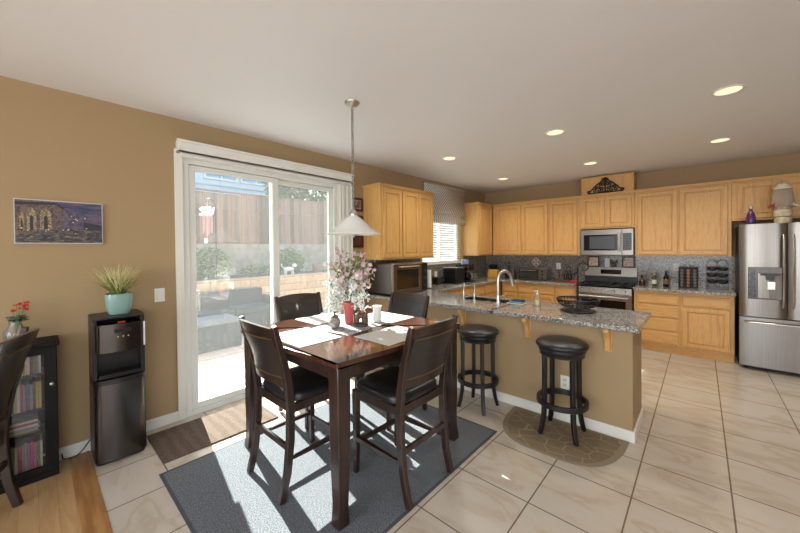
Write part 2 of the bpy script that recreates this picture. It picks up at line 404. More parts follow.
build('ladder_cord', m, white, mb); build('bottom_rail', M().box(-.058, -.012, WY0+.015, WY1-.015, WZ0+.004, WZ0+.02), white, mb)
def lattice(n, l, v):
    out = None
    for rz in (PI/4, -PI/4):
        w_ = n.new('ShaderNodeTexWave'); w_.wave_type = 'BANDS'; w_.bands_direction = 'Y'; w_.inputs['Scale'].default_value = 7.5; w_.inputs['Distortion'].default_value = 0
        l.new(mapping(n, l, v, rot=(rz, 0, 0)), w_.inputs['Vector'])
        g = n.new('ShaderNodeMath'); g.operation = 'GREATER_THAN'; g.inputs[1].default_value = .72; l.new(w_.outputs['Fac'], g.inputs[0])
        if out is None: out = g.outputs[0]
        else:
            mx = n.new('ShaderNodeMath'); mx.operation = 'MAXIMUM'; l.new(out, mx.inputs[0]); l.new(g.outputs[0], mx.inputs[1]); out = mx.outputs[0]
    return mixc(n, l, out, (112, 104, 96), (222, 216, 206))
shade_m = ramp_mat('lattice_fabric', lattice, .85)
m = M(); prof = []
for i in range(26):
    z = 2.655-i*.0265; fold = max(0, (2.34-z))
    x = .03+.012*math.sin(i*.9)*(1 if z < 2.3 else .2)+(.035*abs(math.sin((z-1.99)*PI/.125)) if z < 2.25 else .004)
    prof.append((x, z))
vs = []; fs = []
for x, z in prof:
    for y in (4.46, 5.77): vs.append((x, y, z))
for i in range(len(prof)-1): fs.append((2*i, 2*i+1, 2*i+3, 2*i+2))
m.add(vs, fs)
rs = thing('roman_shade', (.02, 5.04, 1.99), 'grey and cream lattice patterned roman shade over the kitchen window', 'shade')
o = build('fabric', m, shade_m, rs, smooth=True); so = o.modifiers.new('thick', 'SOLIDIFY'); so.thickness = .004
build('mounting_board', M().box(0.001, .035, 4.47, 5.76, 2.655, 2.68), shade_m, rs)

# backsplash
struct('trim_4', M().box(.0, 3.87, YB-.02, YB, CT, 1.385), granb)
struct('trim_5', M().slab([3.10, WY0-.09, WY1+.09, YB-.02], [CT, WZ0-.03, 1.385], lambda i, j: j == 0 or i != 1, 0, .02, axes=(1, 2, 0)), granb)

# ------------------------------------------------------------------ cabinets
def crown(m, x0, x1, y0, y1, z): m.box(x0, x1, y0, y1, z, z+.018); m.box(x0-.012, x1+.012, y0-.012, y1, z+.018, z+.04)
UB, UT = 1.39, 2.385
YF = YB-.33
def wall_cab(name_label, x0, x1, z0, z1, doors, group='oak wall cabinets', toward='y', loc=None, crown_on=True, yf=YF):
    t = thing('wall_cabinet', loc or ((x0+x1)/2, YB-.16, z0), name_label, 'cabinet', group)
    m = M().box(x0, x1, yf, YB, z0, z1)
    build('body', m, oakv, t, bevel=.002)
    if crown_on: build('crown_molding', M().box(x0, x1, yf-.012, YB, z1+.001, z1+.02).box(x0, x1, yf-.026, YB, z1+.02, z1+.04), oakh, t)
    for a, b in doors:
        build('door', M().door((a, yf, z0+.025), (1, 0, 0), (0, 0, 1), (0, -1, 0), b-a, z1-z0-.05), oakv, t)
    return t
wall_cab('oak wall cabinet above the toaster oven, two doors, beside the corner', .345, 1.455, UB, UT, [(.435, .935), (.965, 1.435)])
wall_cab('single-door oak wall cabinet just left of the steel microwave', 1.457, 1.965, UB, UT, [(1.475, 1.925)])
wall_cab('short two-door oak cabinet directly above the steel microwave', 1.967, 2.745, 1.84, UT, [(2.0, 2.335), (2.365, 2.71)])
wall_cab('two-door oak wall cabinet right of the microwave, above the spice rack', 2.747, 3.825, UB, UT, [(2.785, 3.26), (3.285, 3.785)])
wall_cab('wide short oak cabinet over the refrigerator', 3.827, 4.80, 1.87, UT, [(3.875, 4.24), (4.275, 4.75)])
# left wall cabinets face +x
def wall_cab_left(label, y0, y1, doors, side=None):
    t = thing('wall_cabinet', (.16, (y0+y1)/2, UB), label, 'cabinet', 'oak wall cabinets')
    build('body', M().box(0, .33, y0, y1, UB, UT), oakv, t, bevel=.002)
    build('crown_molding', M().box(0, .342, y0-.008, y1, UT+.001, UT+.02).box(0, .356, y0-.022, y1, UT+.02, UT+.04), oakh, t)
    for a, b in doors: build('door', M().door((.33, a, UB+.025), (0, 1, 0), (0, 0, 1), (1, 0, 0), b-a, UT-UB-.05), oakv, t)
wall_cab_left('three-door oak wall cabinet on the left wall above the countertop oven', 3.125, 4.32, [(3.165, 3.545), (3.57, 3.925), (3.935, 4.29)])
wall_cab_left('narrow oak corner cabinet between the kitchen window and the back wall', 5.76, 6.34, [(5.80, 6.31)])
m = M().box(1.985, 2.735, YF+.03, YB-.001, UT+.042, 2.70); m.box(1.972, 2.748, YF+.016, YB-.001, 2.70, 2.718)
hb = solo('vent_chase', m, oakv, 'oak box rising to the ceiling on top of the cabinets above the microwave', 'cabinet', bevel=.003)
# scroll ornament
sc = M(); X0, Z0, yo = 2.345, UT+.042, YF-.0
def S(pts, r=.0095): sc.tube([(X0+a, yo, Z0+b) for a, b in pts], r, 6)
def spiral(cx, cz, r0, a0, turns, sgn, r=.0085):
    pts = []
    for i in range(18):
        t_ = i/17; a = a0+sgn*turns*2*PI*t_; rr = r0*(1-t_*.85); pts.append((cx+rr*math.cos(a), cz+rr*math.sin(a)))
    S(pts, r)
for s_ in (-1, 1):
    q = (lambda pts: [(s_*a, b) for a, b in pts])
    S(q([(0, .012), (.14, .012), (.25, .012)]), .01)
    S(q([(.25, .012), (.245, .055), (.20, .06), (.175, .10), (.14, .13), (.105, .165), (.06, .19), (.035, .235), (0, .25)]), .01)
    for cx, cz, r0, a0 in ((.235, .034, .028, 0), (.155, .05, .032, 1), (.09, .045, .03, 2), (.10, .105, .028, 2.5), (.045, .075, .03, 0), (.04, .145, .03, 1), (.03, .03, .022, 3), (.135, .095, .024, 1), (.075, .15, .024, 2), (.02, .20, .024, 1)):
        spiral(s_*cx, cz, r0, a0 if s_ > 0 else PI-a0, 1.1, s_)
S([(0, 0.01), (0, .12), (0, .24)], .011); sc.ball((X0, yo, Z0+.24), .014)
solo('scroll_ornament', sc, blackmetal, 'black iron scrollwork ornament standing on the cabinets before the oak box', 'ornament', smooth=True)

# base cabinets
BYF = 6.10; TK = .10; BT = CU
def base_cab(label, x0, x1, fronts, group='oak base cabinets'):
    t = thing('base_cabinet', ((x0+x1)/2, 6.4, 0), label, 'cabinet', group)
    build('body', M().box(x0, x1, BYF, YB-.001, TK, BT), oakv, t, bevel=.002)
    build('toe_kick', M().box(x0, x1, BYF+.035, YB-.001, 0, TK), oakh, t)
    for kind, a, b, z0, z1 in fronts:
        build(kind, M().door((a, BYF, z0), (1, 0, 0), (0, 0, 1), (0, -1, 0), b-a, z1-z0, raised=kind == 'door'), oakh if kind == 'drawer' else oakv, t)
base_cab('oak base cabinet with a stack of four drawers, right of the range', 2.765, 3.30, [('drawer', 2.805, 3.28, .705, .845), ('drawer', 2.805, 3.28, .515, .69), ('drawer', 2.805, 3.28, .325, .50), ('drawer', 2.805, 3.28, .135, .31)])
base_cab('oak base cabinet with one drawer over one door, beside the refrigerator', 3.302, 3.84, [('drawer', 3.325, 3.80, .705, .845), ('door', 3.325, 3.80, .135, .685)])
base_cab('oak base cabinet immediately left of the range, drawers over doors', 1.30, 1.965, [('drawer', 1.33, 1.62, .705, .845), ('drawer', 1.64, 1.935, .705, .845), ('door', 1.33, 1.62, .135, .685), ('door', 1.64, 1.935, .135, .685)])
base_cab('oak base cabinet under the toaster oven, drawers over doors', .66, 1.298, [('drawer', .70, .97, .705, .845), ('drawer', .99, 1.27, .705, .845), ('door', .70, .97, .135, .685), ('door', .99, 1.27, .135, .685)])
t = thing('base_cabinet', (.3, 5, 0), 'oak base cabinet run along the left wall under the kitchen window', 'cabinet', 'oak base cabinets')
build('body', M().box(.001, .60, 3.86, YB-.001, TK, BT), oakv, t); build('toe_kick', M().box(.001, .56, 3.86, YB-.001, 0, TK), oakh, t)
for a, b in ((3.98, 4.45), (4.50, 4.97), (5.0, 5.47), (5.50, 6.02)):
    build('drawer', M().door((.60, a, .705), (0, 1, 0), (0, 0, 1), (1, 0, 0), b-a, .14, raised=False), oakh, t)
    build('door', M().door((.60, a, .135), (0, 1, 0), (0, 0, 1), (1, 0, 0), b-a, .55), oakv, t)
t = thing('base_cabinet', (2.2, 3.5, 0), 'oak peninsula cabinet standing behind the tan half wall', 'cabinet', 'oak base cabinets')
build('body', M().slab([.70, 1.27, 2.05, 3.10], [TK, .70, BT], lambda i, j: not (i == 1 and j == 1), PY+PT+.001, 3.82, axes=(0, 2, 1)), oakv, t, bevel=.003)
build('toe_kick', M().box(.70, PX-.02, PY+PT+.001, 3.76, 0, TK), oakh, t)
for a, b in ((.75, 1.2), (1.23, 1.6), (1.62, 1.99), (2.05, 2.5), (2.55, 3.05)):
    build('door', M().door((b, 3.82, .135), (-1, 0, 0), (0, 0, 1), (0, 1, 0), b-a, .55), oakv, t)

# worktops
PYF = 3.03; PYB = 3.86; PXR = 3.175
xs = [0.021, .645, 1.32, 2.0, 1.968, PXR]; ysw = [PYF, 3.50, 3.78, PYB, 6.035, YB-.021]
def keepw(i, j):
    if j in (0, 1, 2): return not (j == 1 and i == 2)
    if j == 3: return i == 0
    return i <= 3
solo('worktop', M().slab(xs, ysw, keepw, CU+.001, CT), gran, 'speckled grey granite worktop wrapping the bar peninsula, the window side and the back wall', 'worktop', bevel=.006)
solo('worktop', M().box(2.757, 3.853, 6.035, YB-.021, CU+.001, CT), gran, 'short granite worktop between the range and the refrigerator', 'worktop', bevel=.006)
# front edge of the bar is thicker
corbm = oak('oak_corbel', (30, 30, 5), (190, 136, 70), (208, 158, 92))
for x, lab in ((1.60, 'oak corbel under the bar edge behind the first stool, near the dining table'), (2.30, 'middle oak corbel under the bar edge, between the two stools'), (2.955, 'oak corbel under the bar edge nearest the free end')):
    m = M(); prof = [(0, 0), (0, -.19), (-.025, -.19), (-.03, -.165), (-.035, -.12), (-.05, -.08), (-.075, -.05), (-.095, -.03), (-.095, 0)]
    m.prism(prof, -.02, .02, o=(x, PY-.001, CU), u=(0, 1, 0), w=(0, 0, 1), nrm=(1, 0, 0))
    m.box(x-.03, x+.03, PY-.012, PY-.001, CU-.20, CU)
    solo('corbel', m, corbm, lab, 'corbel', 'oak corbels under the bar', bevel=.003)
# sink
sk = thing('sink', (1.66, 3.64, CT-.15), 'steel sink let into the granite of the peninsula', 'sink')
m = M().slab([1.325, 1.34, 1.65, 1.665, 1.98, 1.995], [3.505, 3.52, 3.76, 3.775], lambda i, j: not (i in (1, 3) and j == 1), CT-.17, CT-.006)
m.box(1.325, 1.995, 3.505, 3.775, CT-.175, CT-.17)
build('basin', m, ss, sk); build('drain', M().lathe([(.04, 0), (.035, .004), (.02, .001)], (1.495, 3.64, CT-.169)), chrome, sk)
fa = thing('faucet', (1.86, 3.43, CT), 'tall brushed nickel gooseneck faucet rising from the peninsula', 'faucet')
fx, fy = 1.86, 3.43
build('base', M().lathe([(.03, 0), (.03, .012), (.022, .02), (.02, .09), (.016, .10)], (fx, fy, CT+.001), 20), chrome, fa, smooth=True)
pts = [(fx, fy, CT+.09), (fx, fy, CT+.25)]
for i in range(1, 11):
    a = PI*i/10*.92; pts.append((fx+.045*(1-math.cos(a)), fy+.07*(1-math.cos(a)), CT+.25+.105*math.sin(a)))
build('spout', M().tube(pts, .017, 12), chrome, fa, smooth=True)
e = Vector(pts[-1]); build('spray_head', M().cyl(e, e+Vector((.01, .02, -.085)), .016, .021), chrome, fa, smooth=True)
build('lever', M().tube([(fx, fy, CT+.07), (fx+.05, fy, CT+.085), (fx+.10, fy, CT+.12)], [.012, .009, .006]), chrome, fa, smooth=True)
for x, y, h, lab in ((1.42, 3.44, .19, 'small chrome filtered water tap, farther from the tall faucet'), (1.56, 3.44, .16, 'small chrome tap beside the tall faucet on the peninsula')):
    f2 = thing('water_tap', (x, y, CT), lab, 'faucet', 'small chrome taps')
    build('base', M().lathe([(.018, 0), (.018, .01), (.01, .02), (.008, .05)], (x, y, CT+.001), 16), chrome, f2, smooth=True)
    s_ = -1 if h > .15 else 1
    build('spout', M().tube([(x, y, CT+.04), (x, y, CT+h*.6), (x+s_*.01, y+.02, CT+h*.9), (x+s_*.03, y+.05, CT+h), (x+s_*.055, y+.09, CT+h*.93)], 0.008, 8), chrome, f2, smooth=True)

# ------------------------------------------------------------------ ceiling lamps
glow = mat('lamp_lens', (255, 244, 214), .5, emit=((255, 240, 190), 1.0))
LP = [((3.671, 3.608), 'nearest recessed ceiling light, upper right'), ((2.392, 3.658), 'recessed ceiling light above the middle of the bar peninsula'), ((1.043, 3.726), 'recessed ceiling light nearest the left wall cabinets'),
      ((.979, 5.474), 'smallest recessed ceiling light near the kitchen corner'), ((2.348, 5.359), 'recessed ceiling light just before the oak vent box'), ((3.677, 5.244), 'recessed ceiling light in front of the refrigerator')]
for (x, y), lab in LP:
    t = thing('ceiling_light', (x, y, H-.02), lab, 'ceiling light', 'recessed ceiling lights')
    build('trim_ring', M().lathe([(.098, -.001), (.095, -.007), (.08, -.009), (.076, -.001)], (x, y, H), 32), white, t, smooth=True)
    build('lens', M().lathe([(.0001, -.006), (.076, -.006), (.076, -.001)], (x, y, H), 32), glow, t)
    l = bpy.data.lights.new('recessed_lamp', 'SPOT'); l.energy = 46; l.color = (1, .93, .80); l.spot_size = math.radians(150); l.spot_blend = .8; l.shadow_soft_size = .07
    lo = bpy.data.objects.new('recessed_lamp', l); COL.objects.link(lo); lo.location = (x, y, H-.03)
# pendant
px_, py_ = 1.405, 1.764
pe = thing('pendant_lamp', (px_, py_, 1.66), 'white glass bell pendant hanging on a chain over the dining table', 'lamp')
build('canopy', M().lathe([(.002, -.035), (.012, -.032), (.05, -.02), (.062, -.006), (.062, -.001)], (px_, py_, H), 28), chrome, pe, smooth=True)
ch = M(); z = H-.035; k = 0
while z > 1.86:
    p = []; rx, rz = .010, .019
    for i in range(10):
        a = 2*PI*i/10; u = rx*math.cos(a); p.append((px_+(u if k % 2 == 0 else 0), py_+(0 if k % 2 == 0 else u), z-rz+rz*math.sin(a)))
    ch.tube(p, .0034, 6, closed=True); z -= .027; k += 1
ch.tube([(px_+.006*math.cos(i*.7), py_+.006*math.sin(i*.7), H-.03-i*.03) for i in range(29)], .003, 5)
build('chain', ch, mat('aged_nickel', (150, 144, 136), .4, .8), pe, smooth=True)
shm = mat('white_frosted_glass', (232, 230, 224), .25, trans=0, spec=.5)
prof = [(.02, .16), (.032, .155), (.05, .142), (.085, .115), (.12, .08), (.155, .045), (.195, .018), (.226, .004), (.228, 0), (.222, .0), (.19, .013), (.15, .04), (.115, .075), (.08, .11), (.045, .137), (.02, .148)]
o = build('lamp_shade', M().lathe(prof+[prof[0]], (px_, py_, 1.66), 48), shm, pe, smooth=True)
build('socket', M().lathe([(.004, .215), (.016, .205), (.03, .18), (.034, .158), (.02, .10), (.018, .08)], (px_, py_, 1.66), 20), chrome, pe, smooth=True)
build('bulb', M().ball((px_, py_, 1.72), .026), white, pe, smooth=True)
build('finial', M().lathe([(.0005, -.022), (.012, -.012), (.014, -.004), (.05, .004), (.05, .007)], (px_, py_, 1.655), 20), chrome, pe, smooth=True)

# ------------------------------------------------------------------ dining set
TX0, TX1, TY0, TY1, TH = .825, 2.10, 1.055, 2.325, .925
tb = thing('dining_table', ((TX0+TX1)/2, (TY0+TY1)/2, 0), 'tall square espresso dining table with polished top, set with placemats', 'table')
cx, cy = (TX0+TX1)/2, (TY0+TY1)/2
poly = []; hw, hd = (TX1-TX0)/2, (TY1-TY0)/2
def bow(t): return .022*math.cos(t*PI/2)*0+.014*math.sin((t+1)*PI*1.5)  # shallow serpentine edge
for side in range(4):
    for i in range(15):
        t_ = -1+2*i/14; rr = 1-.06*(abs(t_) > .99)
        a = t_*.965; e_ = 1-.012*(1-math.cos(a*PI))*0
        d = hw if side % 2 == 0 else hd; L = hd if side % 2 == 0 else hw
        off = .016*math.cos(a*PI)-.012
        if abs(t_) > .9: off -= .006
        p = {0: (d+off, a*L), 1: (-a*L, d+off), 2: (-d-off, -a*L), 3: (a*L, -d-off)}[side]
        poly.append(p)
m = M(); m.prism(poly, TH-.03, TH, o=(cx, cy, 0))
build('tabletop', m, tabletop_m, tb, bevel=.008, seg=3)
m = M(); a_ = .07
for b_ in ((TX0+a_, TX0+a_+.025, TY0+.1, TY1-.1), (TX1-a_-.025, TX1-a_, TY0+.1, TY1-.1), (TX0+.1, TX1-.1, TY0+a_, TY0+a_+.025), (TX0+.1, TX1-.1, TY1-a_-.025, TY1-a_)): m.box(*b_, TH-.125, TH-.0305)
build('apron', m, espresso, tb, bevel=.003)
tb_legs = []
for sx, sy in ((1, -1), (1, 1), (-1, 1), (-1, -1)):
    x, y = cx+sx*(hw-.085), cy+sy*(hd-.085)
    pts = []; rs_ = []
    for z, w_, o_ in ((TH-.031, .045, 0), (.6, .043, 0), (.35, .041, .002), (.22, .036, .004), (.12, .033, .008), (.06, .035, .012), (.007, .038, .014)):
        pts.append((x+sx*o_, y+sy*o_, z)); rs_.append(w_)
    build('leg', M().tube(pts, rs_, sq=True, hint=(1, 0, 0)), espresso, tb, bevel=.005)

def dining_chair(label, seat=.63, top=1.078, name='counter_chair', group='leather backed counter chairs around the dining table', str_z=.24):
    """faces +y, origin on the floor under the seat centre"""
    t = thing(name, (0, 0, 0), label, 'chair', group)
    wd = .235; yb = -.215; yf = .225
    # cushion
    m = M(); rings = []
    outl = []
    for k in range(28):
        a = 2*PI*k/28; c, s_ = math.cos(a), math.sin(a); e_ = .45
        x = (abs(c)**e_)*math.copysign(1, c)*(.232+.012*(s_ > 0)*s_); y = (abs(s_)**e_)*math.copysign(1, s_)*.225+.01
        outl.append((x, y))
    vs = []; fs = []
    lv = ((.96, -.055), (1, -.045), (1.0, -.02), (.97, -.004), (.88, .010), (.6, .020), (.25, .023))
    for f_, z in lv:
        for x, y in outl: vs.append((x*f_, y*f_, seat+z))
    for i in range(len(lv)-1):
        for k in range(28): fs.append((i*28+k, i*28+(k+1) % 28, (i+1)*28+(k+1) % 28, (i+1)*28+k))
    fs.append(tuple(range(28))[::-1]); fs.append(tuple(range((len(lv)-1)*28, len(lv)*28)))
    m.add(vs, fs); build('seat', m, leatherb, t, smooth=True)
    # seat rails
    zr = seat-.056
    m = M(); m.box(-.205, .205, yf-.025, yf, zr-.055, zr).box(-.205, .205, yb, yb+.022, zr-.055, zr).box(-.222, -.2, yb+.01, yf-.01, zr-.055, zr).box(.2, .222, yb+.01, yf-.01, zr-.055, zr)
    build('seat_frame', m, espresso, t, bevel=.003)
    for s_ in (-1, 1):
        pts = [(s_*.205, yf-.02, z) for z in (zr-.001, .4, .15)]+[(s_*.207, yf-.016, .0)]
        build('leg', M().tube(pts, [.021, .0195, .017, .0165], sq=True, hint=(1, 0, 0)), espresso, t, bevel=.003)
        pts = [(s_*.216, yb-.065, 0), (s_*.218, yb-.025, .16), (s_*.22, yb-.004, .36), (s_*.22, yb, seat-.06), (s_*.222, yb-.014, seat+.08), (s_*.223, yb-.04, seat+.22), (s_*.227, yb-.075, seat+.34), (s_*.229, yb-.105, top+.002)]
        build('leg', M().tube(pts, [(.017, .020), (.018, .021), (.018, .023), (.018, .023), (.017, .022), (.016, .021), (.015, .019), (.014, .015)], sq=True, hint=(1, 0, 0)), espresso, t, bevel=.004)
    # backrest: curved rails and leather panel
    def yy(z): # lean of the back
        h = z-seat; return yb-.012-.045*max(0, h-.05)/.2*.5-.06*max(0, h-.2)/.24
    def curved(z0, z1, th, wdt, crown_=0, n=14):
        vs = []; fs = []
        nz = 4
        for side in (0, 1):
            for j in range(nz+1):
                for i in range(n+1):
                    u = -1+2*i/n; z = z0+(z1-z0)*j/nz+(crown_*(1-u*u)*(j/nz))
                    y = yy(z)-.030*(1-u*u)+(th/2 if side else -th/2)
                    vs.append((u*wdt, y, z))
        q = (nz+1)*(n+1)
        for j in range(nz):
            for i in range(n):
                a = j*(n+1)+i
                fs.append((a, a+n+1, a+n+2, a+1)); fs.append((q+a, q+a+1, q+a+n+2, q+a+n+1))
        for i in range(n): fs.append((i, i+1, q+i+1, q+i)); a = nz*(n+1)+i; fs.append((a, q+a, q+a+1, a+1))
        for j in range(nz): a = j*(n+1); fs.append((a, q+a, q+a+n+1, a+n+1)); a += n; fs.append((a, a+n+1, q+a+n+1, q+a))
        return M().add(vs, fs)
    build('top_rail', curved(top-.07, top-.010, .022, .217, .014), espresso, t, smooth=True)
    build('lower_rail', curved(seat+.06, seat+.11, .020, .205), espresso, t, smooth=True)
    o = build('backrest', curved(seat+.105, top-.066, .030, .205), leather, t, smooth=True)
    nm = M()
    for z in (seat+.12, top-.08):
        for i in range(23):
            u = -1+2*i/22
            for sg in (-1, 1):
                nm.ball((u*.192, yy(z)-.030*(1-(u*.192/.203)**2)+sg*.0165, z), .0042, seg=6, rings=4)
    build('nailheads', nm, nail, o, smooth=True)['kind'] = 'stuff'
    # stretchers
    s2_ = .018
    m = M().tube([(-.205, yf-.018, str_z+.06), (.205, yf-.018, str_z+.06)], (.010, .016), sq=True); 
    build('stretcher', M().box(-.19, .19, yf-.03, yf-.012, str_z-.05, str_z-.018), espresso, t, bevel=.002)
    build('stretcher', M().box(-.21, .21, yb-.028, yb-.008, str_z+.06, str_z+.095), espresso, t, bevel=.002)
    for s_ in (-1, 1):
        build('stretcher', M().tube([(s_*.213, yb-.01, str_z), (s_*.207, yf-.02, str_z)], (.009, .016), sq=True, hint=(1, 0, 0)), espresso, t, bevel=.002)
    return t
c1 = dining_chair('leather counter chair with its back to the left edge of view, nearest the door mat')
c1.location = (1.42, 1.265, .007)
copy_thing(c1, (1.965, 1.68, .007), PI/2, 'nearest counter chair, seen from behind with a curved nailhead-trimmed back, towards the bar')
copy_thing(c1, (.84, 1.76, .013), -PI/2-.05, 'counter chair on the far side of the table, in front of the sliding glass door')
copy_thing(c1, (1.35, 2.21, .007), PI, 'counter chair with a bluish sheen on its leather, between table and countertop oven')
c1['label'] = 'counter chair at the left of the table, its back towards the black water cooler'
cl = dining_chair('dark leather side chair cut off by the left edge, before the black media cabinet', .49, 1.08, 'side_chair', None, .2)
cl.location = (.54, -.42, 0); cl.rotation_euler = (0, 0, math.radians(160))
# stools
def stool(label):
    t = thing('bar_stool', (0, 0, 0), label, 'stool', 'backless bar stools')
    build('seat', M().lathe([(.17, .712), (.192, .716), (.200, .728), (.199, .744), (.186, .757), (.15, .766), (.08, .771), (.0001, .772)], seg=40), leatherb, t, smooth=True)
    build('seat_ring', M().lathe([(.14, .65), (.170, .65), (.172, .685), (.18, .693), (.18, .711), (.0001, .711)], seg=40), blackwood, t, smooth=True)
    for a in (45, 135, 225, 315):
        c, s_ = math.cos(math.radians(a)), math.sin(math.radians(a))
        prof = ((.148, .69), (.148, .5), (.150, .3), (.156, .16), (.172, .07), (.192, .0))
        build('leg', M().tube([(c*r, s_*r, z) for r, z in prof], [.017, .0165, .0165, .0165, .016, .015], sq=True, hint=(c, s_, 0)), blackwood, t, bevel=.004)
    m = M(); vs = []; fs = []; n = 36
    for k in range(n):
        a = 2*PI*k/n
        for r, z in ((.168, .245), (.196, .245), (.196, .285), (.168, .285)): vs.append((r*math.cos(a), r*math.sin(a), z))
    for k in range(n):
        for j in range(4): fs.append((k*4+j, ((k+1) % n)*4+j, ((k+1) % n)*4+(j+1) % 4, k*4+(j+1) % 4))
    m.add(vs, fs); build('footrest_ring', m, blackwood, t, bevel=.003)
    return t
st = stool('round black bar stool nearer the dining table'); st.location = (1.905, 2.89, 0)
copy_thing(st, (2.665, 2.915, .0095), math.radians(2), 'round black bar stool standing on the half-moon rug')

# ------------------------------------------------------------------ rugs
rugm = mat('blue_grey_rug', (76, 79, 84), .95, noise=((132, 136, 140), 150, 4, .35, .65), bump=(420, .8), spec=.1)
m = M().box(.775, 2.235, .575, 2.565, .001, .006)
rg = thing('area_rug', (1.5, 1.57, 0), 'blue-grey low pile rug beneath the dining table', 'rug')
build('pile', m, rugm, rg, bevel=.003)
build('bound_edge', M().slab([.757, .776, 2.234, 2.253], [.557, .576, 2.564, 2.583], lambda i, j: not (i == 1 and j == 1), .001, .0055), mat('rug_binding', (72, 76, 80), .9), rg)
def matf(n, l, v):
    w_ = n.new('ShaderNodeTexWave'); w_.bands_direction = 'Y'; w_.inputs['Scale'].default_value = 3.6; w_.inputs['Distortion'].default_value = 3.5; w_.inputs['Detail'].default_value = 3
    l.new(mapping(n, l, v), w_.inputs['Vector'])
    return mixc(n, l, .7, ramp(n, l, w_.outputs['Fac'], [(.3, (66, 50, 42)), (.8, (104, 86, 72))]), ramp(n, l, noise_n(n, l, v, 160, 3), [(.35, (60, 46, 38)), (.65, (116, 96, 80))]))
solo('door_mat', M().box(.115, .645, .61, 1.49, .001, .012), ramp_mat('brown_ribbed_mat', matf, .95, bump=(300, .8)), 'brown ribbed door mat inside the sliding glass door', 'mat', bevel=.004)
def halfpoly(sc_, x0=2.18, x1=3.10, y1=3.112, dy=.585):
    c = (x0+x1)/2; w_ = (x1-x0)/2; pts = []
    for i in range(33):
        a = PI+PI*i/32; e_ = .62
        cc, ss_ = math.cos(a), math.sin(a)
        pts.append((c+math.copysign(abs(cc)**e_, cc)*w_*sc_, y1-(1-sc_)*.35+(-abs(ss_)**.78)*dy*sc_))
    return pts
def hm(n, l, v):
    w_ = n.new('ShaderNodeTexVoronoi'); w_.feature = 'DISTANCE_TO_EDGE'; w_.inputs['Scale'].default_value = 6
    l.new(mapping(n, l, v, sc=(1, 1.5, 1)), w_.inputs['Vector'])
    g = ramp(n, l, w_.outputs['Distance'], [(0, (176, 158, 130)), (.016, (168, 150, 120)), (.03, (128, 110, 84))])
    return mixc(n, l, .35, g, ramp(n, l, noise_n(n, l, v, 140, 3), [(.35, (96, 80, 62)), (.65, (146, 126, 98))]))
t = thing('kitchen_mat', (2.64, 2.8, 0), 'brown half-moon rug with vine pattern under the second bar stool', 'rug')
build('border', M().prism(halfpoly(1), .001, .007), mat('taupe_border', (140, 126, 104), .9, bump=(300, .5)), t, bevel=.002)
build('field', M().prism(halfpoly(.90), .0071, .009), ramp_mat('vine_field', hm, .92), t)

# ------------------------------------------------------------------ table setting
TT = TH+.0008
pm1 = mat('pale_grey_placemat', (206, 204, 200), .6, bump=(400, .3)); pm2 = mat('shade_toned_placemat', (150, 144, 132), .45, bump=(400, .3))  # second mat's darker colour has the flowers' shade painted in
def placemat(x0, x1, y0, y1, label, mt=pm1):
    solo('placemat', M().box(x0, x1, y0, y1, TT, TT+.003), mt, label, 'placemat', 'placemats on the dining table', bevel=.001)
placemat(1.215, 1.655, 1.11, 1.44, 'sunlit pale placemat before the left chair, beside the small round jar')
placemat(1.715, 2.055, 1.50, 1.93, 'placemat toned darker for flower shade, in front of the nearest chair')
placemat(1.19, 1.62, 1.975, 2.275, 'pale placemat before the far chair with the bluish sheen')
placemat(.865, 1.20, 1.54, 1.93, 'pale placemat on the side of the table towards the glass door')
def runf(n, l, v):
    return ramp(n, l, noise_n(n, l, v, 42, 4, 3), [(.42, (52, 50, 58)), (.48, (196, 196, 198)), (.54, (220, 220, 220)), (.6, (70, 68, 76))])
m = M(); m.T = Matrix.Translation((1.43, 1.71, 0)) @ Matrix.Rotation(math.radians(8), 4, 'Z')
m.box(-.20, .20, -.25, .25, TT+.0001, TT+.0022)
solo('table_runner', m, ramp_mat('black_white_cloth', runf, .8), 'small black and white patterned cloth in the middle of the dining table', 'cloth')
RT = TT+.0030
t = thing('lidded_jar', (1.405, 1.565, RT), 'small round grey-brown pottery jar with a knobbed lid on the dining table', 'jar')
pot = mat('mottled_pottery', (124, 114, 104), .45, noise=((158, 148, 136), 60, 4, .4, .6))
build('body', M().lathe([(.022, 0), (.030, .004), (.044, .03), (.046, .045), (.040, .068), (.028, .080), (.027, .084)], (1.405, 1.565, RT), 28), pot, t, smooth=True)
build('lid', M().lathe([(.030, .084), (.030, .088), (.020, .100), (.006, .106), (.006, .114), (.010, .120), (.007, .127), (.0001, .129)], (1.405, 1.565, RT), 24), mat('dark_pottery', (84, 76, 70), .4), t, smooth=True)
# vase with flowers
VX, VY = 1.37, 1.74
va = thing('flower_vase', (VX, VY, RT), 'coral red vase holding pink blossoms and white trailing sprays on the dining table', 'vase')
build('vase', M().lathe([(.032, 0), (.037, .003), (.040, .05), (.046, .12), (.054, .175), (.050, .176), (.043, .12), (.037, .05), (.03, .012), (.0001, .011)], (VX, VY, RT), 32), mat('coral_ceramic', (190, 84, 80), .35, coat=.3), va, smooth=True)
stemm = mat('green_stem', (86, 116, 56), .6); leafm = mat('fresh_leaf', (122, 152, 76), .55); pinkm = mat('pink_petal', (222, 204, 200), .6); pink2 = mat('rose_petal', (206, 176, 176), .6); whitefl = mat('white_petal', (240, 240, 236), .6)
R = random.Random(3)
top = Vector((VX, VY, RT+.17))
def curve(a, b, lift, n=7):
    a, b = Vector(a), Vector(b); c = (a+b)/2+Vector((0, 0, lift))
    return [a*(1-t_)**2+c*2*t_*(1-t_)+b*t_*t_ for t_ in [i/(n-1) for i in range(n)]]
stm = M(); lv = M(); blo = M(); wsp = M()
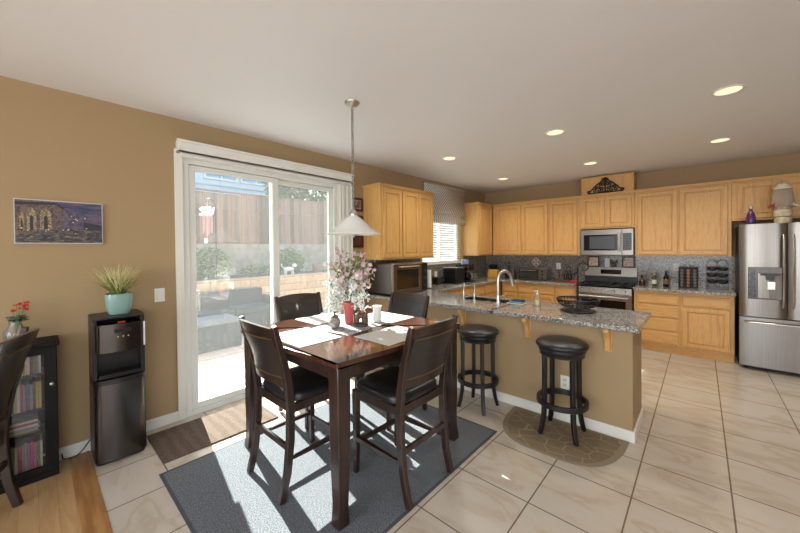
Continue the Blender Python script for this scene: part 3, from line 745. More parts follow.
def blossom(m, p, r, mi=0):
    ax = Vector((R.uniform(-1, 1), R.uniform(-1, 1), R.uniform(-.2, 1))).normalized(); a = ax.orthogonal().normalized(); b = ax.cross(a)
    for k in range(5):
        th = 2*PI*k/5; d = a*math.cos(th)+b*math.sin(th); e_ = a*math.cos(th+PI/2)+b*math.sin(th+PI/2)
        m.add([p, p+d*r*.6+e_*r*.38+ax*r*.2, p+d*r+ax*r*.32, p+d*r*.6-e_*r*.38+ax*r*.2], [(0, 1, 2, 3)], mi)
# image-right direction = (.741,.671), towards the camera = (.67,-.74)
RD = Vector((.741, .671, 0)); CD = Vector((.67, -.74, 0))
targets = []
for i in range(30):
    u = R.uniform(-.17, .21); h = R.uniform(.18, .45)-abs(u)*.35; targets.append((u, h, R.uniform(-.14, .14)))
for u, h, w_ in targets:
    e_ = top+RD*u+CD*w_+Vector((0, 0, h)); c = curve(top, e_, .05)
    stm.tube(c, .0022, 5)
    for k in range(12):
        q = c[R.randint(3, 6)]+Vector((R.gauss(0, .025), R.gauss(0, .025), R.gauss(0, .025))); blossom(blo, q, R.uniform(.014, .024), R.randint(0, 1))
    for k in range(6): lv.leaf(c[R.randint(1, 5)], (R.gauss(0, 1), R.gauss(0, 1), R.uniform(0, 1)), R.uniform(.04, .08), .02)
for i in range(14): # tall green buds right of centre
    e_ = top+RD*R.uniform(-.02, .10)+CD*R.uniform(-.06, .06)+Vector((0, 0, R.uniform(.3, .43))); c = curve(top, e_, .03); stm.tube(c, .002, 5)
    for k in range(10): lv.leaf(c[R.randint(3, 6)], (R.gauss(0, .5), R.gauss(0, .5), 1), R.uniform(.03, .07), .014)
for i in range(64): # white sprays trailing down on both sides
    s_ = R.choice((-1, -1, 1)); u = s_*R.uniform(.02, .17); w_ = R.uniform(-.15, .15)
    e_ = top+RD*u+CD*w_+Vector((0, 0, R.uniform(-.15, .12) if R.random() < .75 else .15)); c = curve(top+Vector((0, 0, .06)), e_, .14, 12); stm.tube(c, .0013, 4)
    for k in range(34):
        j = R.uniform(3, 11); q = c[int(j)].lerp(c[min(11, int(j)+1)], j % 1)+Vector((R.gauss(0, .009), R.gauss(0, .009), R.gauss(0, .012))); blossom(wsp, q, R.uniform(.007, .013))
    for k in range(2): lv.leaf(c[R.randint(3, 9)], (R.gauss(0, 1), R.gauss(0, 1), -.3), R.uniform(.03, .05), .012, 0, .4)
build('stems', stm, stemm, va); build('leaves', lv, leafm, va)
o = build('blossoms', blo, [pinkm, pink2], va); o['kind'] = 'stuff'; o['label'] = 'pale pink blossoms'
o = build('white_sprays', wsp, whitefl, va); o['kind'] = 'stuff'; o['label'] = 'white trailing flower sprays'
# driftwood figure, white watering jug, round plate
t = thing('wooden_figure', (1.50, 1.75, RT), 'brown carved wooden figure beside the coral vase', 'ornament')
wc = mat('carved_wood', (104, 72, 48), .5, noise=((60, 40, 28), 18, 4, .4, .6))
build('base', M().lathe([(.065, 0), (.07, .006), (.066, .02), (.0001, .022)], (1.50, 1.75, RT), 20, sy=.75), mat('dark_slate', (60, 56, 54), .5), t, smooth=True)
m = M(); m.tube([(1.465, 1.735, RT+.02), (1.47, 1.735, RT+.07), (1.45, 1.73, RT+.12)], [.022, .024, .012], 10)
m.tube([(1.535, 1.765, RT+.02), (1.53, 1.765, RT+.06), (1.535, 1.77, RT+.105)], [.026, .027, .018], 10)
m.ball((1.475, 1.74, RT+.128), .018); m.tube([(1.46, 1.735, RT+.045), (1.50, 1.745, RT+.085), (1.54, 1.765, RT+.07)], [.02, .024, .02], 10)
build('carving', m, wc, t, smooth=True)
t = thing('ceramic_jug', (1.47, 1.95, RT), 'white ceramic jug with curved handle behind the wooden figure', 'jug')
jc = (1.50, 1.93, RT)
build('body', M().lathe([(.030, 0), (.036, .006), (.040, .04), (.032, .09), (.034, .12), (.040, .135), (.036, .135), (.030, .12), (.030, .02), (.0001, .012)], jc, 24), white, t, smooth=True)
build('handle', M().tube([(jc[0]-.035, jc[1]-.03, RT+.12), (jc[0]-.065, jc[1]-.055, RT+.125), (jc[0]-.085, jc[1]-.07, RT+.10), (jc[0]-.06, jc[1]-.05, RT+.045), (jc[0]-.035, jc[1]-.03, RT+.035)], .006, 8), white, t, smooth=True)

# ------------------------------------------------------------------ left wall
# media cabinet
mc = thing('media_cabinet', (.12, -.35, 0), 'black glass-door media cabinet full of cases against the left wall', 'cabinet')
MY0, MY1 = -.66, .10; z0_, z1_ = .0, .925
m = M().box(.0, .012, MY0, MY1, .0, .9).box(.012, .19, MY0, MY0+.02, 0, .9).box(.012, .19, MY1-.02, MY1, 0, .9)
m.box(.012, .19, MY0+.02, MY1-.02, .04, .072)
build('body', m, mediaw, mc, bevel=.002)
for z in (.315, .475, .715): build('shelf', M().box(.013, .18, MY0+.021, MY1-.021, z-.014, z), mediaw, mc)
build('top', M().box(.0, .245, MY0-.015, MY1+.012, .9005, .93), mediaw, mc, bevel=.006)
build('plinth', M().box(.012, .215, MY0, MY1, .001, .04), mediaw, mc)
for a, b in ((MY0+.002, (MY0+MY1)/2-.001), ((MY0+MY1)/2+.001, MY1-.002)):
    d_ = build('door', M().slab([a, a+.035, b-.062, b], [.041, .085, .845, .898], lambda i, j: not (i == 1 and j == 1), .192, .214, axes=(1, 2, 0)), mediaw, mc, bevel=.003)
    build('glass', M().box(.200, .204, a+.035, b-.062, .085, .845), darkg, d_)
    kb = b-.025
    build('knob', M().ball((.226, kb, .64), .013).cyl((.214, kb, .64), (.224, kb, .64), .006), chrome, d_, smooth=True)
dvdc = [('white', (206, 204, 198)), ('black', (34, 32, 34)), ('yellow', (196, 164, 60)), ('red', (150, 48, 44)), ('pale blue', (130, 152, 172)), ('pink', (186, 92, 124)), ('grey', (128, 126, 122)), ('tan', (172, 140, 104)), ('olive green', (104, 112, 62)), ('cream', (214, 204, 176)), ('dark blue', (48, 58, 92))]
for row, (zz, hh, nm_) in enumerate(((.7152, .165, 'top'), (.4752, .19, 'second'), (.0722, .19, 'bottom'))):
    y = MY1-.075; k = 0
    grp = 'video cases standing on the %s shelf of the media cabinet' % nm_
    while y > -.50:
        th = R.choice((.012, .014, .014, .018)); nmc, rgb = dvdc[R.randint(0, 10)]
        if row == 1 and k == 0: nmc, rgb = dvdc[2]
        if row == 2 and k in (2, 3): nmc, rgb = dvdc[5]
        ht = hh-R.uniform(0, .015); y -= th
        mt = mat('case_'+nmc.replace(' ', '_'), rgb, .4, noise=(tuple(int(c*.7+50) for c in rgb), 60, 3, .45, .55))
        o = solo('video_case', M().box(.03, .165, y, y+th-.0015, zz, zz+ht), mt, '%s-spined video case standing on the %s shelf of the black media cabinet' % (nmc, nm_), 'video case', grp)
        k += 1
    R.random()
zc = .3152
for k in range(6):
    nmc, rgb = dvdc[(1, 7, 6, 0, 3, 9)[k]]; ys_ = -.07-.01*(k % 2)
    for q, off in enumerate((.0, -.20)):
        nmq, rgbq = (nmc, rgb) if q == 0 else dvdc[(0, 6, 1, 9, 10, 3)[k]]
        mt = mat('case_'+nmq.replace(' ', '_'), rgbq, .4)
        solo('video_case', M().box(.03, .165, ys_+off-.085, ys_+off+.085, zc, zc+.0145), mt, '%s video case lying in the %s flat stack inside the media cabinet' % (nmq, 'right' if q == 0 else 'left'), 'video case', 'video cases lying flat on the third shelf')
    zc += .0152
# glass vase with red flowers on the cabinet
t = thing('glass_vase', (.12, -.085, .931), 'clear glass vase holding small red flowers on the media cabinet', 'vase')
gx, gy, gz = .12, -.088, .931
pr_ = [(.026, 0), (.040, .01), (.056, .045), (.054, .075), (.036, .11), (.028, .13), (.031, .155), (.044, .18)]
build('vase', M().lathe(pr_+[(r-.003, z+.002) for r, z in pr_[::-1]], (gx, gy, gz), 32), clearg, t, smooth=True)
redm = mat('red_petal', (196, 34, 30), .5); m = M(); m2 = M(); m3 = M()
for i in range(8):
    e_ = Vector((gx+R.uniform(-.03, .05), gy+R.uniform(-.045, .055), gz+R.uniform(.22, .28))); c = curve((gx, gy, gz+.06), e_, 0, 5); m.tube(c, .0016, 5)
    for k in range(4): m2.ball(e_+Vector((R.gauss(0, .006), R.gauss(0, .008), R.gauss(0, .004))), .008, .7, seg=7, rings=4)
    for k in range(4): m3.leaf(c[2], (R.gauss(0, 1), R.gauss(0, 1), .6), .05, .018)
build('stems', m, stemm, t); build('blossoms', m2, redm, t, smooth=True); build('leaves', m3, mat('dark_leaf', (62, 92, 50), .5), t)
# water cooler
wcx0, wcx1, wcy0, wcy1 = .03, .345, .262, .560
wcr = thing('water_cooler', (.19, .41, 0), 'black and steel bottom-load water cooler standing against the left wall', 'water cooler')
def rounded(x0, x1, y0, y1, r, bulge=0, n=6):
    pts = [(x0, y0), (x1-r, y0)]
    for i in range(1, n+1): a = -PI/2+PI/2*i/n; pts.append((x1-r+r*math.cos(a), y0+r+r*math.sin(a)))
    for i in range(1, 6): u = i/6; pts.append((x1+bulge*math.sin(PI*u), y0+r+(y1-y0-2*r)*u))
    for i in range(n+1): a = PI/2*i/n; pts.append((x1-r+r*math.cos(a), y1-r+r*math.sin(a)))
    pts += [(x0, y1)]; return pts
cb = mat('cooler_black', (26, 24, 24), .35)
m = M().box(.03, .31, wcy0, wcy0+.025, .02, 1.045).box(.03, .31, wcy1-.025, wcy1, .02, 1.045).box(.03, .06, wcy0+.025, wcy1-.025, .02, 1.045)
m.box(.06, .33, wcy0+.025, wcy1-.025, .615, .632)
build('body', m, cb, wcr, bevel=.004)
build('top_cover', M().prism(rounded(.03, .335, wcy0, wcy1, .03), 1.046, 1.06), cb, wcr, bevel=.003)
build('base', M().prism(rounded(.04, .325, wcy0+.006, wcy1-.006, .04), 0, .019), black, wcr)
build('lower_door', M().prism(rounded(.062, .345, wcy0+.002, wcy1-.002, .05, .015), .021, .575), ssd, wcr, smooth=True)
build('door_rim', M().prism(rounded(.062, .352, wcy0, wcy1, .05, .015), .577, .612), cb, wcr, smooth=True)
build('recess_panel', M().box(.061, .20, wcy0+.026, wcy1-.026, .633, .80), black, wcr)
cp = build('control_panel', M().prism(rounded(.062, .335, wcy0+.012, wcy1-.012, .035, .018), .805, 1.008), ssd, wcr, smooth=True)
build('drip_tray', M().box(.21, .33, wcy0+.03, wcy1-.03, .633, .645), black, wcr)
m = M().box(.349, .355, .375, .475, .945, .972); build('button_bar', m, black, cp)
m = M()
for k in range(3): m.cyl((.350, .395+k*.03, .915), (.356, .395+k*.03, .915), .004, seg=8)
build('indicator_lights', m, mat('cooler_indicator', (190, 160, 110), .4, emit=((220, 180, 110), .5)), cp)
for y in (.36, .415, .47): build('spout', M().cyl((.27, y, .777), (.27, y, .803), .012), black, wcr)
build('side_strip', M().box(.312, .338, wcy1-.011, wcy1-.002, .82, 1.0), white, wcr)
build('badge', M().box(.31, .337, .40, .44, 1.012, 1.022), redm, wcr)
m = M().tube([(.04, .262, .10), (.03, .25, .075), (.022, .22, .03), (.03, .19, .008), (.05, .15, .006), (.04, .112, .02), (.02, .108, .05)], .004, 6)
build('power_cord', m, black, wcr, smooth=True)
# potted grass
pg = thing('potted_grass', (.19, .425, 1.061), 'tufted yellow-green grass in a pale blue-green square pot on the water cooler', 'plant')
m = M(); n = 36; prof = [(.055, 0), (.062, .004), (.078, .06), (.084, .12), (.083, .155), (.077, .157), (.075, .14), (.0001, .135)]
vs = []; fs = []
for r, z in prof:
    for k in range(n):
        a = 2*PI*k/n; c, s_ = math.cos(a), math.sin(a); q = 1/((abs(c)**3.2+abs(s_)**3.2)**(1/3.2)); vs.append((.19+r*q*c, .425+r*q*s_, 1.061+z))
for i in range(len(prof)-1):
    for k in range(n): fs.append((i*n+k, i*n+(k+1) % n, (i+1)*n+(k+1) % n, (i+1)*n+k))
fs.append(tuple(range(n))[::-1]); m.add(vs, fs)
build('pot', m, mat('celadon_glaze', (134, 166, 158), .25, coat=.4), pg, smooth=True)
gm = M(); g1 = mat('straw_blade', (214, 204, 148), .6); g2 = mat('green_blade', (126, 136, 62), .6)
for i in range(420):
    a = R.uniform(0, 2*PI); r = R.uniform(.08, .24)*1.05; b = Vector((.19+.03*math.cos(a)*R.random(), .425+.03*math.sin(a)*R.random(), 1.205))
    hh = R.uniform(.15, .26)-r*.45*R.random(); tip = Vector((max(.02, b.x+r*.80*math.cos(a)), b.y+r*.92*math.sin(a), b.z+hh))
    c = curve(b, tip, .05*R.random()+.02, 5); sd_ = Vector((-math.sin(a), math.cos(a), 0)); w0 = .0032
    vs = []
    for j, p in enumerate(c): w_ = w0*(1-j/4.3); vs += [p-sd_*w_, p+sd_*w_]
    for j in range(4): gm.add([vs[2*j], vs[2*j+1], vs[2*j+3], vs[2*j+2]], [(0, 1, 2, 3)], 1 if j < 1 or (j < 2 and R.random() < .5) else 0)
o = build('grass_blades', gm, [g1, g2], pg); o['kind'] = 'stuff'
wcr.location.y += .012; pg.location.y += .012
# light switch, wall art
def plate(name, label, o_, u, nrm, cat, w_=.075, h_=.118, kind='switch', par=None, mt=white, group=None):
    o_, u, nrm = map(Vector, (o_, u, nrm)); t = thing(name, o_, label, cat, group)
    m = M().prism([(-w_/2, -h_/2), (w_/2, -h_/2), (w_/2, h_/2), (-w_/2, h_/2)], 0.0005, .006, o=o_, u=u, w=(0, 0, 1), nrm=nrm); build('cover_plate', m, mt, t, bevel=.002)
    if kind == 'switch':
        build('rocker', M().prism([(-.017, -.034), (.017, -.034), (.017, .034), (-.017, .034)], .006, .010, o=o_, u=u, w=(0, 0, 1), nrm=nrm), white, t, bevel=.001)
    else:
        for dz in (-.022, .022):
            r_ = build('socket', M().prism([(-.016, dz-.016), (.016, dz-.016), (.016, dz+.016), (-.016, dz+.016)], .006, .008, o=o_, u=u, w=(0, 0, 1), nrm=nrm), cream, t)
            m = M()
            for du in (-.007, .007): m.prism([(du-.0015, dz-.005), (du+.0015, dz-.005), (du+.0015, dz+.007), (du-.0015, dz+.007)], .0081, .0086, o=o_, u=u, w=(0, 0, 1), nrm=nrm)
            build('slots', m, black, r_)
    return t
plate('light_switch', 'white rocker light switch on the tan wall beside the glass door', (0, .737, 1.155), (0, 1, 0), (1, 0, 0), 'switch')
plate('wall_outlet', 'white outlet low on the tan bar wall behind the second stool', (2.625, PY, .345), (1, 0, 0), (0, -1, 0), 'outlet', kind='outlet')
plate('wall_outlet', 'white outlet in the granite backsplash right of the toaster oven', (1.523, YB-.02, 1.185), (1, 0, 0), (0, -1, 0), 'outlet', kind='outlet')
plate('wall_outlet', 'white outlet on the backsplash near the spice rack', (3.235, YB-.02, 1.215), (1, 0, 0), (0, -1, 0), 'outlet', kind='outlet')
plate('wall_outlet', 'white outlet under the kitchen window behind the small black radio', (.02, 4.80, 1.07), (0, 1, 0), (1, 0, 0), 'outlet', kind='outlet')
# canvas print: night street with lit arches
cv = thing('canvas_print', (0, .14, 1.757), 'wide canvas print of a lit arcade beside a street at dusk on the tan wall', 'picture')
A0, A1, B0, B1 = -.088, .370, 1.60, 1.915; AW, AH = A1-A0, B1-B0
build('stretcher_edge', M().box(.001, .022, A0, A1, B0, B1), mat('canvas_edge', (190, 186, 186), .8), cv)
def skyf(n, l, v):
    g = noise_n(n, l, mapping(n, l, v, sc=(1, 6, 22)), 1, 5, 1)
    return ramp(n, l, g, [(.35, (40, 50, 80)), (.5, (76, 72, 98)), (.62, (112, 88, 108)), (.75, (52, 84, 104))])
def streetf(n, l, v): return ramp(n, l, noise_n(n, l, mapping(n, l, v, sc=(1, 20, 60)), 1, 5, 1), [(.35, (36, 34, 46)), (.5, (72, 68, 70)), (.66, (126, 112, 96))])
def buildf(n, l, v): return ramp(n, l, noise_n(n, l, v, 40, 5, 1), [(.35, (70, 58, 56)), (.55, (120, 100, 84)), (.7, (88, 76, 78))])
art = [ramp_mat('print_sky', skyf, .6), ramp_mat('print_street', streetf, .6), ramp_mat('print_facade', buildf, .6), mat('print_glow', (170, 152, 116), .6, noise=((104, 84, 62), 90, 4, .4, .6)), mat('print_light', (244, 232, 200), .6), mat('print_dark', (52, 48, 60), .6), mat('print_tower', (104, 92, 106), .6, noise=((70, 62, 82), 50, 3, .4, .6))]
m = M()
def F(poly, mi, d): m.prism([(A0+a*AW, B0+b*AH) for a, b in poly], d, d+.0004, mi, o=(.022, 0, 0), u=(0, 1, 0), w=(0, 0, 1), nrm=(1, 0, 0))
e1 = .012; e2 = .024
F([(e1, e2), (1-e1, e2), (1-e1, 1-e2), (e1, 1-e2)], 0, .0002)
F([(e1, e2), (1-e1, e2), (1-e1, .34), (.5, .36), (e1, .24)], 1, .0008)
F([(e1, .2), (.56, .34), (.56, .80), (.44, .97), (e1, .97)], 2, .0014)
F([(.5, .34), (.76, .36), (.76, .66), (.70, .76), (.66, .72), (.58, .84), (.5, .80)], 6, .0018)
F([(.76, .34), (1-e1, .34), (1-e1, .46), (.86, .49), (.76, .52)], 5, .0016)
for a, b, w_, h_ in ((.055, .28, .05, .42), (.13, .30, .10, .50), (.27, .33, .12, .46)):
    F([(a, b), (a+w_, b)]+[(a+w_/2+w_/2*math.cos(t_*PI/8), b+h_*.7+h_*.3*math.sin(t_*PI/8)) for t_ in range(9)], 3, .0020)
    F([(a+w_*.32, b), (a+w_*.68, b)]+[(a+w_/2+w_*.18*math.cos(t_*PI/6), b+h_*.55+h_*.12*math.sin(t_*PI/6)) for t_ in range(7)], 5, .0026)
for a in (.245, .42, .475): F([(a-.01, .25), (a+.01, .25), (a+.01, .80), (a-.01, .82)], 6, .0024)
F([(e1, .86), (.45, .90), (.52, .80), (.54, .83), (.45, .95), (e1, .93)], 5, .0028)
for k in range(46):
    a, b = R.uniform(.04, .80), R.uniform(.36, .72) if R.random() < .35 else R.uniform(.2, .36); q = R.uniform(.004, .009)
    F([(a-q, b), (a, b-2*q), (a+q, b), (a, b+2*q)], R.choice((4, 3, 3)), .0032)
for k in range(26):
    a, b = R.uniform(.05, .62), R.uniform(.10, .30); q = R.uniform(.012, .03)
    F([(a-q, b), (a+q, b), (a+q*.8, b+q*.9), (a-q*.8, b+q*.9)], R.choice((2, 5, 6, 3)), .0036)
build('printed_scene', m, art, cv)
redw = mat('mahogany_frame', (74, 28, 24), .35)
for k, (a, b, zz, lab) in enumerate(((2.885, 3.10, 2.06, 'topmost of three small dark red framed pictures beside the blind'), (2.885, 3.10, 1.82, 'middle of three small dark red framed pictures, half behind the pendant shade'), (2.885, 3.10, 1.56, 'lowest of three small dark red framed pictures beside the oak cabinet'))):
    t = thing('picture_frame', (0, (a+b)/2, zz), lab, 'picture', 'small pictures stacked beside the blind'); hh = .185
    build('frame', M().slab([a, a+.03, b-.03, b], [zz, zz+.03, zz+hh-.03, zz+hh], lambda i, j: not (i == 1 and j == 1), .001, .02, axes=(1, 2, 0)), redw, t, bevel=.003)
    build('print', M().box(.002, .010, a+.03, b-.03, zz+.03, zz+hh-.03), mat('small_print_%s' % 'abc'[k], ((112, 84, 76), (150, 140, 128), (96, 44, 34))[k], .4, noise=(((190, 176, 168), (80, 70, 66), (60, 24, 20))[k], 22, 3, .45, .6)), t)

# ------------------------------------------------------------------ appliances
fr = thing('refrigerator', (4.28, 6.3, 0), 'stainless french-door refrigerator with ice and water dispenser at the right edge', 'refrigerator')
FX0, FX1, FM = 3.875, 4.665, 4.27
build('cabinet', M().box(FX0+.004, FX1-.004, 5.995, YB-.02, .03, 1.785), mat('fridge_side', (64, 62, 62), .4, .3), fr, bevel=.004)
def bowed(x0, x1, z0, z1, y0=5.99, y1=5.925, b=.014, n=10):
    m = M(); pts = [(x0, y0)]
    for i in range(n+1): u = i/n; e_ = .012*(1-min(1, 6*min(u, 1-u)))**2; pts.append((x0+(x1-x0)*u, y1-b*math.sin(PI*u)+e_))
    pts.append((x1, y0)); return m.prism(pts, z0, z1)
d_ = build('door', bowed(FX0, FM-.003, .668, 1.80), ss, fr, smooth=True)
m = M().tube([(FM-.035, 5.918, .80), (FM-.035, 5.878, .84), (FM-.035, 5.866, 1.22), (FM-.035, 5.878, 1.62), (FM-.035, 5.918, 1.66)], [(.013, .01)]*5, 10); build('handle', m, chrome, d_, smooth=True)
dp = build('water_dispenser', M().slab([3.948, 4.012, 4.03, 4.225, 4.24], [.885, .90, 1.20, 1.275], lambda i, j: not (i == 2 and j == 1), 5.892, 5.912, axes=(0, 2, 1)), ssd, d_, bevel=.002)
build('control_strip', M().box(3.95, 4.012, 5.889, 5.891, .90, 1.265), mat('dispenser_panel', (66, 68, 70), .2, noise=((92, 92, 94), 40, 3, .4, .6)), dp)
build('recess', M().box(4.03, 4.225, 5.9122, 5.9135, .90, 1.20), mat('grey_recess', (128, 124, 120), .5), dp)
build('spout_head', M().prism([(4.085, 1.20), (4.17, 1.20), (4.155, 1.12), (4.10, 1.12)], -5.911, -5.892, o=(0, 0, 0), u=(1, 0, 0), w=(0, 0, 1), nrm=(0, -1, 0)).box(4.05, 4.205, 5.893, 5.911, 1.175, 1.2), dkgrey, dp)
build('paddle', M().box(4.11, 4.17, 5.903, 5.9115, 1.01, 1.10), chrome, dp)
d_ = build('door', bowed(FM+.003, FX1, .668, 1.80), ss, fr, smooth=True)
m = M().tube([(FM+.04, 5.918, .80), (FM+.04, 5.878, .84), (FM+.04, 5.866, 1.22), (FM+.04, 5.878, 1.62), (FM+.04, 5.918, 1.66)], [(.013, .01)]*5, 10); build('handle', m, chrome, d_, smooth=True)
d_ = build('freezer_drawer', bowed(FX0, FX1, .055, .655), ss, fr, smooth=True)
build('handle', M().tube([(FX0+.05, 5.92, .60), (FX0+.07, 5.875, .60), (FM, 5.862, .60), (FX1-.07, 5.875, .60), (FX1-.05, 5.92, .60)], .012, 10), chrome, d_, smooth=True)
for x in (FX0+.06, FX1-.06): build('foot', M().cyl((x, 6.02, 0), (x, 6.02, .03), .02), black, fr)

ra = thing('range', (2.365, 6.36, 0), 'stainless gas range with black cooktop in the back wall cabinets', 'oven')
RX0, RX1 = 1.985, 2.745
build('body', M().box(RX0, RX1, 6.075, 6.655, .0, .895), ss, ra, bevel=.003)
build('cooktop', M().box(RX0, RX1, 6.045, 6.60, .896, .918), blackgl, ra, bevel=.004)
cp = build('control_panel', M().prism([(6.03, .80), (6.074, .80), (6.074, .894), (6.045, .894)], RX0, RX1, o=(0, 0, 0), u=(0, 1, 0), w=(0, 0, 1), nrm=(1, 0, 0)), ss, ra, bevel=.002)
for k in range(5): x = RX0+.09+k*(RX1-RX0-.18)/4; build('knob', M().cyl((x, 6.037, .848), (x, 6.008, .845), .021, .018), chrome, cp, smooth=True)
od = build('oven_door', M().slab([RX0+.01, RX0+.075, RX1-.075, RX1-.01], [.20, .28, .70, .79], lambda i, j: not (i == 1 and j == 1), 6.03, 6.074, axes=(0, 2, 1)), ss, ra, bevel=.003)
build('oven_window', M().box(RX0+.075, RX1-.075, 6.036, 6.07, .28, .70), blackgl, od)
build('handle', M().tube([(RX0+.05, 6.03, .755), (RX0+.05, 5.985, .755), (RX1-.05, 5.985, .755), (RX1-.05, 6.03, .755)], .012, 10), chrome, od, smooth=True)
build('warming_drawer', M().box(RX0+.01, RX1-.01, 6.04, 6.074, .04, .19), ss, ra, bevel=.003)
bgd = build('backguard', M().box(RX0, RX1, 6.601, 6.655, .896, 1.04, 1).prism([(6.59, 1.04), (6.655, 1.04), (6.655, 1.185), (6.61, 1.185)], RX0, RX1, 0, o=(0, 0, 0), u=(0, 1, 0), w=(0, 0, 1), nrm=(1, 0, 0)), [ss, black], ra)
build('display', M().box(2.23, 2.53, 6.591, 6.602, 1.075, 1.15), blackgl, bgd)
gr_ = mat('cast_iron', (18, 18, 18), .5)
for x in (2.11, 2.365, 2.62):
    m = M()
    for y in (6.10, 6.33, 6.55): m.box(x-.11, x+.11, y-.006, y+.006, .934, .946)
    for q in (-.10, 0, .10): m.box(x+q-.006, x+q+.006, 6.10, 6.55, .934, .946)
    for q in (-.10, .10):
        for y in (6.10, 6.55): m.box(x+q-.006, x+q+.006, y-.006, y+.006, .919, .934)
    build('burner_grate', m, gr_, ra)
for x in (2.11, 2.62):
    for y in (6.21, 6.44): build('burner', M().lathe([(.04, 0), (.042, .008), (.02, .012), (.0001, .012)], (x, y, .919), 18), gr_, ra)
mw = thing('microwave', (2.36, 6.47, 1.4), 'stainless over-the-range microwave under the short oak cabinet', 'microwave')
MX0, MX1, MZ0, MZ1 = 1.987, 2.737, 1.405, 1.822
build('body', M().box(MX0, MX1, 6.315, 6.655, MZ0, MZ1), dkgrey, mw)
dr = build('door', M().slab([MX0, MX0+.055, 2.525, 2.585], [MZ0, MZ0+.075, MZ1-.085, MZ1], lambda i, j: not (i == 1 and j == 1), 6.28, 6.314, axes=(0, 2, 1)), ss, mw, bevel=.004)
build('window', M().box(MX0+.055, 2.525, 6.286, 6.31, MZ0+.075, MZ1-.085), blackgl, dr)
build('window_mesh', M().box(MX0+.14, 2.49, 6.2845, 6.2858, MZ0+.10, MZ1-.11), mat('mw_mesh', (60, 63, 66), .3), dr)
build('handle', M().tube([(2.555, 6.279, MZ0+.07), (2.555, 6.25, MZ0+.09), (2.555, 6.245, 1.61), (2.555, 6.25, MZ1-.09), (2.555, 6.279, MZ1-.07)], .011, 10), chrome, dr, smooth=True)
kp = build('control_panel', M().slab([2.587, 2.60, MX1-.025, MX1], [MZ0, MZ0+.075, MZ1-.07, MZ1], lambda i, j: not (i == 1 and j == 1), 6.28, 6.314, axes=(0, 2, 1)), ss, mw, bevel=.003)
build('keypad', M().box(2.60, MX1-.025, 6.287, 6.31, MZ0+.075, MZ1-.07), blackgl, kp)
m = M()
for i in range(3):
    for j in range(5): m.box(2.615+i*.032, 2.637+i*.032, 6.2855, 6.2869, 1.50+j*.033, 1.52+j*.033)
o = build('buttons', m, mat('keypad_mark', (70, 72, 74), .4), kp); o['kind'] = 'stuff'
# countertop oven on the peninsula end
co = thing('countertop_oven', (.35, 3.44, CT), 'large stainless countertop oven under the left oak cabinets', 'oven')
OX0, OX1, OY0, OY1, OZ0, OZ1 = .08, .60, 3.085, 3.80, CT+.022, 1.345
build('body', M().box(OX0, OX1-.03, OY0, OY1, OZ0, OZ1), ss, co, bevel=.006)
dr = build('door', M().slab([OY0, OY0+.075, OY1-.185, OY1-.13], [OZ0, OZ0+.055, OZ1-.085, OZ1-.01], lambda i, j: not (i == 1 and j == 1), OX1-.03, OX1, axes=(1, 2, 0)), steel('warm_steel', (150, 134, 118), .3), co, bevel=.004)
build('window', M().box(OX1-.02, OX1-.008, OY0+.075, OY1-.185, OZ0+.055, OZ1-.085), mat('amber_oven_glass', (46, 34, 20), .1), dr)
build('handle', M().tube([(OX1, OY0+.12, OZ1-.045), (OX1+.03, OY0+.12, OZ1-.045), (OX1+.03, OY1-.22, OZ1-.045), (OX1, OY1-.22, OZ1-.045)], .009, 8), chrome, dr, smooth=True)
cp = build('control_panel', M().box(OX1-.03, OX1+.002, OY1-.129, OY1, OZ0, OZ1-.01), black, co, bevel=.003)
for z in (1.02, 1.12, 1.22): build('knob', M().cyl((OX1+.002, OY1-.065, z), (OX1+.02, OY1-.065, z), .022), dkgrey, cp, smooth=True)
for x in (OX0+.04, OX1-.06):
    for y in (OY0+.04, OY1-.04): build('foot', M().cyl((x, y, CT+.001), (x, y, OZ0), .016), black, co)
# toaster oven
to = thing('toaster_oven', (1.14, 6.42, CT), 'small steel toaster oven on the back worktop below the diamond plaque', 'oven')
build('body', M().box(.88, 1.42, 6.32, 6.60, CT+.015, 1.15), ss, to, bevel=.006)
dr = build('door', M().box(.90, 1.27, 6.31, 6.319, CT+.03, 1.125), ssd, to, bevel=.002)
build('window', M().box(.925, 1.245, 6.307, 6.3095, CT+.05, 1.09), mat('toaster_glass', (54, 54, 50), .08), dr)
build('handle', M().tube([(.94, 6.309, 1.108), (.94, 6.29, 1.108), (1.23, 6.29, 1.108), (1.23, 6.309, 1.108)], .006, 8), chrome, dr)
for z in (.975, 1.035, 1.095): build('knob', M().cyl((1.345, 6.319, z), (1.345, 6.298, z), .017), black, to, smooth=True)
for x in (.91, 1.39):
    for y in (6.345, 6.57): build('foot', M().cyl((x, y, CT+.001), (x, y, CT+.015), .012), black, to)

# ------------------------------------------------------------------ worktop clutter
def on(x, y, z=CT+.001): return (x, y, z)
t = thing('knife_block', on(.31, 6.42), 'yellow wooden knife block full of black knives in the kitchen corner', 'knife block')
build('block', M().prism([(6.36, CT+.001), (6.50, CT+.001), (6.50, CT+.15), (6.40, CT+.17), (6.36, CT+.10)], .22, .42, o=(0, 0, 0), u=(0, 1, 0), w=(0, 0, 1), nrm=(1, 0, 0)), mat('yellow_beech', (206, 160, 62), .4), t, bevel=.004)
for i in range(4):
    for j in range(2):
        x = .25+i*.045; y = 6.42+j*.04; build('knife', M().tube([(x, y, CT+.155), (x, y-.045, CT+.27-.03*(1-j))], (.009, .014), sq=True), black, t, bevel=.003)
t = thing('utensil_holder', on(.60, 6.46), 'black crock of kitchen utensils left of the toaster oven', 'utensil holder')
build('crock', M().lathe([(.05, 0), (.055, .01), (.055, .15), (.05, .15), (.05, .02), (.0001, .015)], on(.60, 6.46), 20), black, t, smooth=True)
